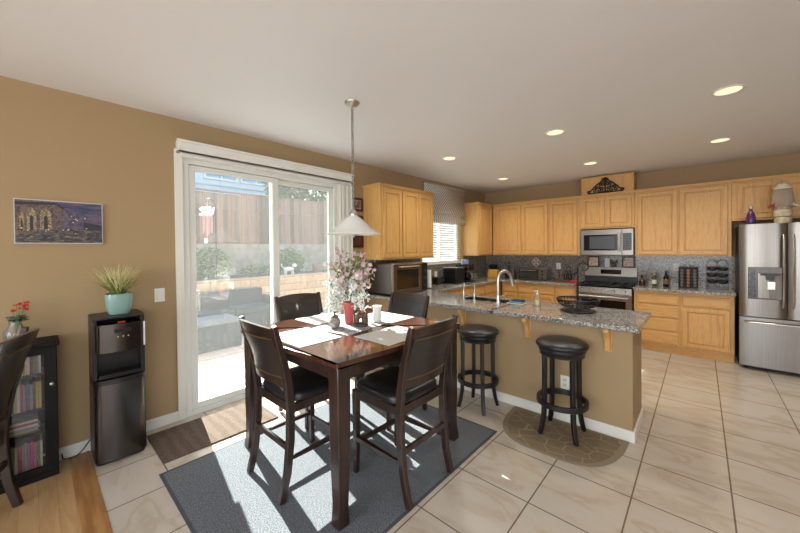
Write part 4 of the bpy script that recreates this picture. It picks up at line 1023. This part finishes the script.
for k, (dx, dy, hh) in enumerate(((-.02, 0, .29), (.02, .01, .31), (.0, -.02, .27), (.03, -.01, .24))):
    m = M().tube([(.60+dx*.5, 6.46+dy*.5, CT+.03), (.60+dx*1.6, 6.46+dy*1.5, CT+hh)], .005, 6).ball((.60+dx*1.7, 6.46+dy*1.6, CT+hh), .022, 1.2, .4); build('utensil', m, black if k % 2 else dkgrey, t, smooth=True)
t = thing('electric_kettle', on(.74, 6.40), 'dark jug kettle between the utensil crock and the toaster oven', 'kettle')
build('body', M().lathe([(.06, 0), (.062, .02), (.055, .10), (.045, .17), (.04, .185), (.0001, .19)], on(.74, 6.40), 24), dkgrey, t, smooth=True)
build('handle', M().tube([(.70, 6.38, CT+.17), (.66, 6.36, CT+.15), (.655, 6.36, CT+.08), (.685, 6.375, CT+.05)], .008, 8), black, t, smooth=True)
# diamond plaque
t = thing('wall_plaque', (1.11, YB-.02, 1.25), 'cream diamond scroll plaque on the backsplash above the toaster oven', 'ornament')
m = M(); o_ = (1.11, YB-.030, 1.25)
def PQ(pts, r=.008): m.tube([(o_[0]+a, o_[1], o_[2]+b) for a, b in pts], r, 6)
PQ([(0, .095), (.045, .04), (.09, 0), (.045, -.04), (0, -.095), (-.045, -.04), (-.09, 0), (-.045, .04), (0, .095)])
for a in range(4):
    c_, s_ = math.cos(a*PI/2+PI/4), math.sin(a*PI/2+PI/4)
    PQ([(c_*.055+.018*math.cos(k*PI/5), s_*.055+.018*math.sin(k*PI/5)) for k in range(11)], .006)
PQ([(.025*math.cos(k*PI/6), .025*math.sin(k*PI/6)) for k in range(13)], .009)
build('scrollwork', m, cream, t, smooth=True)
# left-of-range group
t = thing('wire_caddy', on(1.73, 6.50), 'black wire caddy holding dark jars right of the toaster oven', 'caddy')
m = M()
for z in (CT+.005, CT+.06, CT+.12): m.tube([(1.65, 6.44, z), (1.81, 6.44, z), (1.81, 6.56, z), (1.65, 6.56, z)], .003, 6, closed=True)
for x, y in ((1.65, 6.44), (1.81, 6.44), (1.81, 6.56), (1.65, 6.56)): m.cyl((x, y, CT+.002), (x, y, CT+.125), .003, seg=6)
m.tube([(1.65, 6.50, CT+.12), (1.66, 6.50, CT+.25), (1.73, 6.50, CT+.29), (1.80, 6.50, CT+.25), (1.81, 6.50, CT+.12)], .004, 6)
build('frame', m, blackmetal, t)
for k, x in enumerate((1.69, 1.77)):
    t = thing('spice_bottle', on(x, 6.50), ('left' if k == 0 else 'right')+' dark bottle inside the black wire caddy near the range', 'bottle', 'bottles in the wire caddy')
    build('body', M().lathe([(.028, 0), (.03, .01), (.03, .12), (.012, .15), (.012, .18), (.0001, .18)], on(x, 6.50), 16), mat('dark_bottle', (40, 30, 24), .2), t, smooth=True)
    build('cap', M().cyl((x, 6.50, CT+.182), (x, 6.50, CT+.20), .014), black, t, smooth=True)
t = thing('serving_tray', on(1.68, 6.24), 'shallow wooden tray on the worktop left of the range', 'tray')
build('tray', M().slab([1.56, 1.572, 1.808, 1.82], [6.16, 6.172, 6.328, 6.34], lambda i, j: not (i == 1 and j == 1), CT+.001, CT+.035).box(1.572, 1.808, 6.172, 6.328, CT+.001, CT+.008), mat('walnut', (92, 58, 38), .4), t)
m = M()
for k in range(3): m.prism([(1.84+.002*k, 6.17), (1.955, 6.18+.003*k), (1.95, 6.30), (1.845, 6.31)], CT+.001+k*.012, CT+.012+k*.012)
solo('folded_towel', m, mat('red_cloth', (168, 36, 46), .85), 'folded red towel against the left side of the range', 'towel', bevel=.004)
# pictures on the range backguard
for x0, x1, lab, rgb in ((2.02, 2.205, 'small brown framed picture at the left end of the range back panel', (206, 184, 164)), (2.535, 2.715, 'small brown framed picture at the right end of the range back panel', (196, 176, 164))):
    t = thing('picture_frame', ((x0+x1)/2, 6.63, 1.186), lab, 'picture', 'small pictures standing on the range')
    build('frame', M().slab([x0, x0+.022, x1-.022, x1], [1.187, 1.21, 1.353, 1.375], lambda i, j: not (i == 1 and j == 1), 6.615, 6.633, axes=(0, 2, 1)), mat('dark_brown_frame', (44, 26, 22), .4), t, bevel=.003)
    build('print', M().box(x0+.022, x1-.022, 6.620, 6.628, 1.21, 1.353), mat('pale_print_%d' % rgb[0], rgb, .5, noise=((140, 108, 92), 26, 3, .56, .62)), t)
t = thing('glass_ornament', (2.31, 6.63, 1.186), 'upright clear glass block between the two framed pictures on the range', 'ornament')
build('block', M().box(2.285, 2.36, 6.612, 6.642, 1.187, 1.345), mat('milky_glass', (206, 212, 214), .15), t, bevel=.004)
t = thing('rooster_figurine', (2.42, 6.63, 1.186), 'dark little figurine right of the glass block on the range back panel', 'ornament')
m = M().ball((2.42, 6.63, 1.232), .036, 1.0, .6).ball((2.455, 6.63, 1.285), .022, 1, .7).ball((2.385, 6.63, 1.28), .028, 1.3, .5).cyl((2.42, 6.63, 1.187), (2.42, 6.63, 1.21), .03, .02)
build('figure', m, mat('dark_figurine', (50, 38, 34), .4, noise=((130, 110, 96), 60, 3, .5, .6)), t, smooth=True)
# bottles right of range
def bottle(x, y, prof, mt, label, capm=None, labm=None, z=CT+.001, group='bottles on the short worktop', extra=None):
    t = thing('bottle', (x, y, z), label, 'bottle', group)
    build('body', M().lathe(prof, (x, y, z), 22), mt, t, smooth=True)
    h_ = prof[-2][1]; build('cap', M().lathe([(.016, h_-.02), (.016, h_+.014), (.0001, h_+.015)], (x, y, z), 16), capm or black, t, smooth=True)
    if labm: r = prof[2][0]+.0008; build('label', M().lathe([(r, prof[2][1]*.35), (r, prof[2][1]*.95)], (x, y, z), 22), labm, t, smooth=True)
    return t
wine = lambda s: [(.030*s, 0), (.034*s, .006), (.034*s, .12*s), (.028*s, .15*s), (.013*s, .175*s), (.012*s, .22*s), (.0001, .221*s)]
bottle(2.83, 6.44, [(.04, 0), (.045, .01), (.044, .06), (.03, .09), (.012, .11), (.011, .15), (.0001, .151)], mat('maroon_glass', (66, 24, 30), .12), 'squat dark red bottle just right of the range')
bottle(2.985, 6.42, wine(.86), mat('green_glass', (56, 74, 34), .1), 'green bottle with a white label on the short worktop', mat('gold_foil', (170, 150, 80), .3, .6), mat('paper_label', (214, 210, 190), .7))
bottle(3.125, 6.42, wine(1.02), mat('brown_black_glass', (28, 20, 18), .1), 'tall dark bottle beside the spice rack on the short worktop', None, mat('tan_label', (120, 96, 66), .7))
# spice rack
sr = thing('spice_rack', on(3.38, 6.42), 'black revolving spice rack on the short worktop beside the wire plate stand', 'rack')
m = M().box(3.27, 3.49, 6.36, 6.50, CT+.001, CT+.012).box(3.27, 3.49, 6.36, 6.50, 1.215, 1.227)
for x in (3.27, 3.339, 3.412, 3.481): m.box(x, x+.009, 6.40, 6.50, CT+.012, 1.215)
m.box(3.279, 3.481, 6.49, 6.50, CT+.012, 1.215)
build('frame', m, blackmetal, sr); build('finial', M().ball((3.38, 6.43, 1.25), .012).cyl((3.38, 6.43, 1.227), (3.38, 6.43, 1.242), .005), chrome, sr, smooth=True)
jm = mat('spice_glass', (96, 66, 46), .2); jl = mat('grey_cap', (96, 90, 84), .35)
for i, x in enumerate((3.309, 3.380, 3.4505)):
    for j in range(6):
        z = CT+.038+j*.0445
        t = thing('spice_jar', (x, 6.43, z), 'small spice jar lying in the black revolving rack', 'jar', 'spice jars in the black rack')
        build('glass_body', M().cyl((x, 6.40, z+.0), (x, 6.47, z+.006), .019, seg=14), jm, t, smooth=True)
        build('cap', M().cyl((x, 6.375, z-.003), (x, 6.399, z), .020, seg=14), jl if i != 1 else mat('copper_cap', (150, 104, 74), .35, .5), t, smooth=True)
# wire stand with bowls
ws = thing('plate_stand', on(3.69, 6.42), 'silver wire stand holding six dark bowls beside the refrigerator', 'rack')
m = M()
for x in (3.58, 3.69, 3.80): m.cyl((x, 6.50, CT+.002), (x, 6.50, 1.28), .004, seg=6)
for x in (3.635, 3.745):
    m.tube([(x+.055*math.cos(k*PI/10), 6.50, 1.28+.06*math.sin(k*PI/10)) for k in range(11)], .004, 6)
m.box(3.58, 3.80, 6.497, 6.503, CT+.001, CT+.010)
for y in (6.33, 6.50): m.cyl((3.58, y, CT+.005), (3.80, y, CT+.005), .004, seg=6)
for x in (3.58, 3.80): m.cyl((x, 6.33, CT+.005), (x, 6.50, CT+.005), .004, seg=6)
for z in (CT+.075, CT+.165, CT+.255):
    for x in (3.635, 3.745): m.tube([(x-.045, 6.498, z), (x-.045, 6.37, z), (x+.045, 6.37, z), (x+.045, 6.498, z)], .003, 6)
build('wire_frame', m, mat('grey_wire', (120, 124, 126), .5, .6), ws, smooth=True)
bm_ = mat('dark_teal_bowl', (44, 50, 54), .45)
for z, rn in ((CT+.075, 'bottom'), (CT+.165, 'middle'), (CT+.255, 'top')):
    for x, sn in ((3.635, 'left'), (3.745, 'right')):
        solo('bowl', M().lathe([(.018, -.026), (.038, -.02), (.050, .0), (.053, .026), (.050, .026), (.046, .002), (.03, -.014), (.0001, -.018)], (x, 6.435, z+.030), 24), bm_, 'dark bowl in the %s row, %s column of the silver wire stand' % (rn, sn), 'bowl', 'bowls in the wire stand', smooth=True)
# on the refrigerator
FT = 1.801
bottle(3.985, 6.10, [(.04, 0), (.046, .008), (.046, .10), (.034, .15), (.015, .19), (.014, .235), (.0001, .236)], mat('purple_glass', (86, 34, 84), .12, noise=((50, 60, 130), 8, 2, .4, .6)), 'purple glass bottle on top of the refrigerator', mat('silver_cap', (190, 186, 190), .3, .6), z=1.787, group=None)
gn = thing('yarn_doll', (4.25, 6.08, 1.787), 'cream and grey yarn-haired figure seated on stacked pots atop the refrigerator', 'doll')
GX, GY, GZ = 4.25, 6.08, 1.787
creamc = mat('cream_cloth', (206, 192, 166), .85, noise=((176, 160, 134), 30, 3, .4, .6))
build('lower_pot', M().lathe([(.062, 0), (.072, .01), (.074, .075), (.066, .088), (.0001, .09)], (GX, GY, GZ), 26), creamc, gn, smooth=True)
build('upper_pot', M().lathe([(.068, .092), (.078, .10), (.078, .165), (.068, .18), (.0001, .182)], (GX, GY, GZ), 26), creamc, gn, smooth=True)
build('torso', M().lathe([(.06, .183), (.07, .20), (.064, .26), (.045, .30), (.0001, .31)], (GX, GY, GZ), 22), creamc, gn, smooth=True)
build('head', M().ball((GX, GY, GZ+.385), .052), mat('doll_skin', (206, 170, 140), .8), gn, smooth=True)
m = M()
for k in range(90):
    a = 2*PI*k/90; r0 = .03+.01*(k % 3)
    m.tube([(GX+r0*math.cos(a), GY+r0*math.sin(a), GZ+.442), (GX+.072*math.cos(a), GY+.072*math.sin(a), GZ+.40), (GX+.085*math.cos(a+.05), GY+.08*math.sin(a+.05), GZ+.32), (GX+(.085+.012*math.sin(k*1.7))*math.cos(a), GY+.085*math.sin(a), GZ+.225+.025*math.sin(k*2.3))], .0055, 5)
o = build('yarn_hair', m, mat('grey_yarn', (160, 144, 128), .9), gn, smooth=True); o['kind'] = 'stuff'
build('hat', M().lathe([(.078, .425), (.084, .44), (.062, .455), (.05, .478), (.035, .492), (.0001, .496)], (GX, GY, GZ), 24), mat('white_cloth', (216, 208, 190), .85), gn, smooth=True)
build('arm', M().tube([(GX-.05, GY-.03, GZ+.26), (GX-.10, GY-.06, GZ+.23), (GX-.125, GY-.06, GZ+.21)], .014, 8), mat('red_sleeve', (160, 50, 50), .8), gn, smooth=True)
build('arm', M().tube([(GX+.05, GY-.03, GZ+.26), (GX+.09, GY-.06, GZ+.23), (GX+.12, GY-.06, GZ+.21)], .014, 8), creamc, gn, smooth=True)
solo('pink_bowl', M().lathe([(.03, 0), (.04, .006), (.075, .045), (.08, .07), (.076, .07), (.07, .045), (.035, .012), (.0001, .010)], (4.46, 6.10, 1.787), 26), mat('pink_glaze', (196, 84, 128), .3), 'small pink bowl at the right on top of the refrigerator', 'bowl', smooth=True)
# peninsula clutter
BX, BY = 2.64, 3.50
br_ = thing('wire_fruit_stand', (BX, BY, CT), 'black iron fruit basket stand with a tall scrolled hook on the bar', 'stand')
m = M().lathe([(.145, .001), (.152, .004), (.152, .010), (.14, .014), (.10, .010), (.0001, .010)], (BX, BY, CT+.001), 40)
build('base', m, blackmetal, br_, smooth=True)
m = M()
for r, z in ((.182, .115), (.180, .10), (.168, .075), (.14, .052), (.09, .042), (.04, .04)): m.tube([(BX+r*math.cos(2*PI*k/40), BY+r*math.sin(2*PI*k/40), CT+z) for k in range(40)], .0045 if r < .181 else .008, 6, closed=True)
for k in range(32):
    a = 2*PI*k/32; c, s_ = math.cos(a), math.sin(a); m.tube([(BX+r*c, BY+r*s_, CT+z) for r, z in ((.182, .115), (.176, .092), (.168, .075), (.14, .052), (.09, .042), (.015, .04))], .0028, 5)
build('basket', m, blackmetal, br_, smooth=True)
m = M().cyl((BX, BY, CT+.012), (BX, BY, CT+.42), .008, seg=10)
def arc(cx, cz, r0, r1, a0, a1, n=16): return [(BX+(cx+(r0+(r1-r0)*i/(n-1))*math.cos(a0+(a1-a0)*i/(n-1))), BY, CT+cz+(r0+(r1-r0)*i/(n-1))*math.sin(a0+(a1-a0)*i/(n-1))) for i in range(n)]
m.tube(arc(-.05, .40, .05, .05, 0, -PI*.98), .005, 6); m.tube(arc(-.075, .405, .025, .012, PI, -PI*.2), .005, 6)
m.tube(arc(.055, .42, .055, .02, PI, -PI*.75), .005, 6)
build('hook_post', m, blackmetal, br_, smooth=True)
so = thing('soap_dispenser', (2.24, 3.55, CT), 'clear pump bottle of cream soap on the bar worktop', 'soap dispenser')
build('soap', M().lathe([(.026, .004), (.028, .008), (.028, .055), (.0001, .056)], (2.24, 3.55, CT), 20), mat('cream_soap', (226, 206, 160), .4), so, smooth=True)
build('bottle', M().lathe([(.030, .001), (.032, .004), (.032, .09), (.018, .11), (.014, .12)], (2.24, 3.55, CT), 20), clearg, so, smooth=True)
build('pump', M().lathe([(.015, .12), (.015, .132), (.005, .134), (.005, .155), (.010, .157), (.010, .163), (.0001, .164)], (2.24, 3.55, CT), 14).tube([(2.24, 3.55, CT+.158), (2.21, 3.535, CT+.155)], .004, 6), white, so, smooth=True)
solo('drying_board', M().box(1.93, 2.12, 3.47, 3.60, CT+.001, CT+.012), mat('pale_wood', (190, 160, 128), .5), 'small pale board under the blue sponges beside the tall faucet', 'board', bevel=.003)
solo('dish_sponge', M().box(1.95, 2.10, 3.49, 3.59, CT+.0125, CT+.030), mat('light_blue_sponge', (88, 150, 176), .9, bump=(200, .6)), 'light blue sponge lying on the small board', 'sponge', bevel=.005)
solo('dish_sponge', M().box(1.98, 2.10, 3.50, 3.585, CT+.0305, CT+.048), mat('navy_sponge', (38, 62, 78), .9, bump=(200, .6)), 'dark navy sponge stacked on the light blue sponge', 'sponge', bevel=.005)
# window side worktop
t = thing('paper_towel_holder', on(.42, 4.08), 'slim white paper roll on a black stand below the kitchen window', 'paper towel')
build('base', M().lathe([(.075, 0), (.078, .006), (.02, .012), (.0001, .012)], on(.42, 4.08), 24), black, t, smooth=True)
build('post', M().cyl((.42, 4.08, CT+.012), (.42, 4.08, 1.235), .006), black, t)
build('roll', M().lathe([(.008, .014), (.033, .014), (.033, .285), (.008, .285)], on(.42, 4.08), 24), white, t, smooth=True)
t = thing('small_radio', on(.16, 4.70), 'small black box radio on the worktop beneath the window outlet', 'radio')
build('case', M().box(.10, .22, 4.58, 4.79, CT+.001, 1.045), black, t, bevel=.006); build('speaker_grille', M().box(.2201, .2225, 4.60, 4.70, CT+.02, 1.03), dkgrey, t); build('knob', M().cyl((.22, 4.75, .99), (.235, 4.75, .99), .014), chrome, t, smooth=True)
t = thing('bread_box', on(.27, 5.02), 'tall plain black canister box left of the coffee maker', 'box')
build('body', M().box(.14, .40, 4.86, 5.15, CT+.001, 1.18), black, t, bevel=.008); build('lid', M().box(.138, .402, 4.858, 5.152, 1.181, 1.20), dkgrey, t, bevel=.004)
cm = thing('coffee_maker', on(.30, 5.33), 'black and steel coffee maker in front of the kitchen window edge', 'coffee maker')
build('base', M().box(.16, .44, 5.22, 5.44, CT+.001, CT+.03), black, cm, bevel=.005); build('column', M().box(.16, .26, 5.22, 5.44, CT+.0305, 1.25), black, cm, bevel=.005)
build('brew_head', M().box(.261, .43, 5.225, 5.435, 1.13, 1.25), ssd, cm, bevel=.008)
build('reservoir', M().lathe([(.07, 0), (.075, .06), (.07, .075), (.0001, .08)], (.30, 5.33, 1.251), 24), mat('blue_grey_lid', (120, 140, 170), .2), cm, smooth=True)
build('carafe', M().lathe([(.055, 0), (.065, .02), (.062, .09), (.045, .13), (.048, .145), (.0001, .146)], (.35, 5.33, CT+.031), 24), blackgl, cm, smooth=True)
build('carafe_handle', M().tube([(.40, 5.33, CT+.16), (.445, 5.33, CT+.15), (.445, 5.33, CT+.07), (.41, 5.33, CT+.05)], .008, 8), chrome, cm, smooth=True)
solo('glass_jar', M().lathe([(.04, 0), (.045, .006), (.045, .10), (.035, .12), (.035, .13), (.0001, .131)], on(.28, 5.72), 24), clearg, 'clear glass jar on the corner worktop behind the small taps', 'jar', smooth=True)
# power cord of the toaster oven
solo('power_cord', M().tube([(1.43, 6.58, CT+.05), (1.47, 6.60, CT+.01), (1.52, 6.55, CT+.008), (1.56, 6.60, CT+.04), (1.523, 6.648, 1.14)], .004, 6), black, 'black cord running from the toaster oven to the backsplash outlet', 'cord', smooth=True)

# ------------------------------------------------------------------ outdoors
def patio(n, l, v):
    br = n.new('ShaderNodeTexBrick'); br.offset = 0; l.new(mapping(n, l, v, loc=(.3, .25, 0)), br.inputs['Vector'])
    br.inputs['Scale'].default_value = 1; br.inputs['Brick Width'].default_value = 1.5; br.inputs['Row Height'].default_value = 1.25; br.inputs['Mortar Size'].default_value = .008
    br.inputs['Color1'].default_value = lin((205, 190, 176)); br.inputs['Color2'].default_value = lin((198, 182, 168)); br.inputs['Mortar'].default_value = lin((110, 100, 92))
    return mixc(n, l, .4, br.outputs['Color'], ramp(n, l, noise_n(n, l, v, 14, 5), [(.35, (206, 196, 188)), (.65, (255, 255, 255))]), 'MULTIPLY')
struct('ground', M().box(-4.1, -.15, -6, 16, -.15, -.05), ramp_mat('patio_concrete', patio, .85))
def blocks(n, l, v):
    br = n.new('ShaderNodeTexBrick'); l.new(mapping(n, l, v, rot=(0, PI/2, 0)) if False else v, br.inputs['Vector'])
    return br.outputs['Color']
def blockf(n, l, v):
    sx = n.new('ShaderNodeSeparateXYZ'); l.new(v, sx.inputs[0]); cx_ = n.new('ShaderNodeCombineXYZ'); l.new(sx.outputs['Y'], cx_.inputs[0]); l.new(sx.outputs['Z'], cx_.inputs[1])
    br = n.new('ShaderNodeTexBrick'); l.new(cx_.outputs[0], br.inputs['Vector']); br.inputs['Scale'].default_value = 1
    br.inputs['Brick Width'].default_value = .42; br.inputs['Row Height'].default_value = .17; br.inputs['Mortar Size'].default_value = .008
    br.inputs['Color1'].default_value = lin((214, 192, 156)); br.inputs['Color2'].default_value = lin((196, 168, 138)); br.inputs['Mortar'].default_value = lin((150, 132, 112))
    return mixc(n, l, .4, br.outputs['Color'], ramp(n, l, noise_n(n, l, v, 12, 4), [(.35, (214, 196, 180)), (.6, (255, 255, 255))]), 'MULTIPLY')
solo('retaining_wall', M().box(-4.4, -4.1, -6, 16, -.15, .90), ramp_mat('tan_block', blockf, .9), 'low tan block retaining wall along the patio outside the glass door', 'wall', bevel=.01)
struct('ground_planter', M().box(-6.1, -4.4, -6, 16, .2, .84), mat('garden_soil', (92, 76, 64), .95, noise=((120, 100, 84), 20, 4, .4, .6)))
solo('garden_wall', M().box(-6.25, -6.1, -6, 16, .2, 1.72), mat('grey_stucco', (180, 170, 152), .9, noise=((162, 152, 134), 6, 4, .4, .6)), 'grey upper garden wall behind the planting bed, beneath the wooden fence', 'wall')
fe = thing('wooden_fence', (-6.35, 5, 1.6), 'tall weathered vertical board fence above the garden walls', 'fence')
def fencef(n, l, v):
    sx = n.new('ShaderNodeSeparateXYZ'); l.new(v, sx.inputs[0]); mm = n.new('ShaderNodeMath'); mm.operation = 'MULTIPLY'; mm.inputs[1].default_value = 6.9; l.new(sx.outputs['Y'], mm.inputs[0])
    fl = n.new('ShaderNodeMath'); fl.operation = 'FLOOR'; l.new(mm.outputs[0], fl.inputs[0]); wn_ = n.new('ShaderNodeTexWhiteNoise'); wn_.noise_dimensions = '1D'; l.new(fl.outputs[0], wn_.inputs['W'])
    c = ramp(n, l, wn_.outputs['Value'], [(0, (120, 98, 84)), (.4, (156, 128, 108)), (.7, (180, 146, 120)), (1, (134, 116, 104))])
    return mixc(n, l, .4, c, ramp(n, l, noise_n(n, l, mapping(n, l, v, sc=(10, 30, 1.5)), 1, 4), [(.35, (190, 176, 168)), (.65, (255, 255, 255))]), 'MULTIPLY')
fm = ramp_mat('weathered_board', fencef, .9); m = M(); y = -5.8
while y < 16: m.box(-6.34, -6.32, y+.003, y+.142, 1.62, 3.12+.03*(y > 4)); y += .145
build('boards', m, fm, fe)['kind'] = 'stuff'
build('rails', M().box(-6.38, -6.341, -5.8, 16, 1.9, 1.99).box(-6.38, -6.341, -5.8, 16, 2.8, 2.89), fm, fe); build('cap_rail', M().box(-6.40, -6.28, -5.8, 16, 3.155, 3.19), fm, fe); build('kickboard', M().box(-6.319, -6.29, -5.8, 16, 1.75, 1.93), fm, fe)
# neighbour's house
nh = thing('neighbour_house', (-14, 4, 0), 'pale blue-white two storey house rising beyond the fence', 'house')
build('wall', M().box(-18, -13, -8, 9.3, 0, 7.5), mat('pale_siding', (206, 218, 228), .8), nh)
build('roof', M().prism([(-19, 7.4), (-12.3, 7.4), (-15.5, 9.6)], -8.5, 9.8, o=(0, 0, 0), u=(1, 0, 0), w=(0, 0, 1), nrm=(0, 1, 0)), mat('grey_shingle', (110, 106, 104), .9), nh)
for y0 in (5.15, 6.75):
    f_ = build('window', M().slab([y0, y0+.08, y0+.72, y0+.78, y0+1.38, y0+1.46], [4.78, 4.86, 6.0, 6.1], lambda i, j: not (i in (1, 3) and j == 1), -12.998, -12.9, axes=(1, 2, 0)), white, nh)
    build('pane', M().box(-12.99, -12.96, y0+.08, y0+1.38, 4.86, 6.0), mat('window_sky', (120, 160, 190), .1), f_)
build('belt_trim', M().box(-12.999, -12.93, -8, 9.3, 4.5, 4.56), mat('trim_grey', (176, 186, 192), .8), nh)
# trees and planting
fol = [mat('leaf_%s' % nm_, c, .7) for nm_, c in (('mid', (96, 122, 70)), ('pale', (136, 158, 98)), ('deep', (70, 96, 58)))]
bark = mat('tree_bark', (96, 80, 66), .9)
def plant(name, label, cat, cx_, cy_, z0, cz, rx, ry, rz, n, ls, trunk=.05, group=None, mats=fol, up_=.2):
    t = thing(name, (cx_, cy_, z0), label, cat, group)
    m = M()
    for i in range(n):
        while True:
            p = Vector((R.uniform(-1, 1), R.uniform(-1, 1), R.uniform(-1, 1)))
            if .25 < p.length < 1: break
        m.leaf((cx_+p.x*rx, cy_+p.y*ry, cz+p.z*rz), (p.x+R.gauss(0, .4), p.y+R.gauss(0, .4), p.z*.5+up_+R.gauss(0, .3)), ls*R.uniform(.6, 1.3), ls*.42, R.randint(0, 2))
    o = build('foliage', m, mats, t); o['kind'] = 'stuff'
    m = M()
    for k in range(5):
        a = 2*PI*k/5; m.tube([(cx_, cy_, z0), (cx_+.1*rx*math.cos(a), cy_+.1*ry*math.sin(a), (z0+cz)/2), (cx_+.6*rx*math.cos(a), cy_+.6*ry*math.sin(a), cz+.3*rz)], [trunk, trunk*.7, trunk*.25], 6)
    build('stems', m, bark, t, smooth=True)
plant('tree', 'leafy green tree crown seen above the fence in the right door panel', 'tree', -8.6, 8.2, 0, 4.1, 1.6, 2.2, 1.3, 11000, .17, .12)
plant('tree', 'second green tree beyond the fence, farther right behind the blind', 'tree', -9.5, 14.2, 0, 4.3, 1.8, 2.2, 1.6, 6000, .18, .12)
plant('garden_shrub', 'green shrub in the planting bed at the left of the door view', 'shrub', -5.45, 2.9, .841, 1.22, .40, .45, .38, 1300, .09, .02)
plant('garden_shrub', 'bright green shrub in the planting bed behind the far dining chair', 'shrub', -5.1, 4.85, .841, 1.20, .38, .36, .36, 1300, .09, .02)
plant('garden_shrub', 'small low shrub between the two bigger shrubs in the planting bed', 'shrub', -5.0, 3.9, .841, 1.0, .25, .45, .15, 500, .07, .015)
plant('garden_shrub', 'green shrub in the planting bed outside the kitchen window', 'shrub', -5.0, 8.4, .841, 1.5, .6, 1.0, .65, 2200, .11, .03)
solo('plant_pot', M().lathe([(.12, 0), (.13, .01), (.17, .26), (.18, .28), (.16, .28), (.15, .22), (.0001, .2)], (-4.9, 5.65, .841), 26), mat('grey_clay', (150, 136, 130), .8), 'round grey clay pot standing in the planting bed', 'pot', smooth=True)
t = thing('garden_statue', (-4.55, 4.62, .841), 'small white animal statue on the planting bed edge', 'statue')
sx_, sy_ = -4.6, 4.55
m = M().ball((sx_, sy_, 1.03), .10, .62, 1.5).ball((sx_, sy_+.17, 1.12), .055, 1, 1.2)
for dy in (-.1, .1):
    for dx in (-.04, .04): m.cyl((sx_+dx, sy_+dy, .842), (sx_+dx, sy_+dy, 1.0), .018, .026, 8)
m.tube([(sx_, sy_-.14, 1.06), (sx_, sy_-.21, 1.12), (sx_, sy_-.2, 1.18)], .012, 6)
build('figure', m, mat('white_stone', (222, 218, 212), .8), t, smooth=True)
hk = thing('shepherd_hook', (-4.62, 2.62, .841), 'thin black garden hook standing in the planting bed', 'hook')
build('pole', M().tube([(-4.62, 2.78, .842), (-4.62, 2.78, 2.55), (-4.62, 2.74, 2.66), (-4.62, 2.66, 2.70), (-4.62, 2.60, 2.67), (-4.62, 2.585, 2.63), (-4.62, 2.61, 2.60), (-4.62, 2.63, 2.61)], .010, 8), blackmetal, hk, smooth=True)
ht = thing('wind_chime', (-4.62, 2.61, 1.8), 'white beaded wind chime with pink tubes hanging from the garden hook', 'wind chime')
m = M()
for i in range(70):
    a = R.uniform(0, 2*PI); r = R.uniform(.02, .15); m.ball((-4.62+r*math.cos(a), 2.61+r*math.sin(a), 2.40+R.uniform(-.09, .1)), .022, seg=7, rings=4)
o = build('beads', m, mat('white_bead', (230, 228, 224), .4), ht, smooth=True); o['kind'] = 'stuff'
build('cord', M().cyl((-4.62, 2.61, 1.72), (-4.62, 2.61, 2.60), .004, seg=6), white, ht)
for k in range(6): a = k*PI/3; x, y = -4.62+.07*math.cos(a), 2.61+.09*math.sin(a); build('tube', M().cyl((x, y, 1.88+.04*(k % 3)), (x, y, 2.33), .014, seg=8), mat('pink_tube', (206, 160, 150), .5), ht, smooth=True)
build('clapper', M().box(-4.77, -4.73, 2.58, 2.64, 1.70, 1.82), white, ht)
st_ = [(.17*math.cos(PI/2+k*PI/7)*(1 if k % 2 == 0 else .45), .17*math.sin(PI/2+k*PI/7)*(1 if k % 2 == 0 else .45)) for k in range(14)]
solo('star_ornament', M().prism(st_, 0, .02, o=(-6.318, 5.15, 2.72), u=(0, 1, 0), w=(0, 0, 1), nrm=(1, 0, 0)), mat('coral_paint', (214, 104, 84), .6), 'coral red star ornament fixed to the fence boards', 'ornament')
slate = mat('slate_wicker', (36, 44, 50), .8, noise=((50, 60, 66), 40, 3, .4, .6), bump=(120, .6)); slatec = mat('slate_cushion', (48, 58, 64), .9)
sf = thing('patio_sofa', (-3.3, 2.7, -.05), 'slate blue wicker patio sofa standing before the block wall', 'sofa')
build('base', M().box(-3.75, -3.0, 1.75, 3.35, -.045, .30), slate, sf, bevel=.01); build('backrest', M().box(-3.78, -3.58, 1.75, 3.35, .301, .72), slate, sf, bevel=.02)
for a, b in ((1.60, 1.749), (3.351, 3.50)): build('armrest', M().box(-3.78, -3.0, a, b, -.045, .55), slate, sf, bevel=.02)
for a, b in ((1.76, 2.54), (2.56, 3.34)): build('cushion', M().box(-3.57, -2.98, a, b, .301, .42), slatec, sf, bevel=.03)
pt = thing('patio_table', (-2.6, 2.1, -.05), 'low slate patio table with a pale top in front of the sofa', 'table')
build('tabletop', M().box(-2.85, -2.15, 1.50, 2.35, .36, .40), mat('pale_slate', (96, 104, 110), .5), pt, bevel=.006); build('skirt', M().box(-2.82, -2.18, 1.53, 2.32, -.045, .359), slate, pt, bevel=.006)
def zig(n, l, v):
    w_ = n.new('ShaderNodeTexWave'); w_.inputs['Scale'].default_value = 5; w_.bands_direction = 'DIAGONAL'; w_.inputs['Distortion'].default_value = 2; l.new(v, w_.inputs['Vector'])
    return ramp(n, l, w_.outputs['Fac'], [(.4, (126, 132, 136)), (.6, (186, 188, 188))])
solo('outdoor_mat', M().box(-.72, -.24, 1.0, 1.85, -.049, -.036), ramp_mat('grey_patterned_mat', zig, .95), 'grey patterned outdoor mat just outside the sliding door', 'mat')
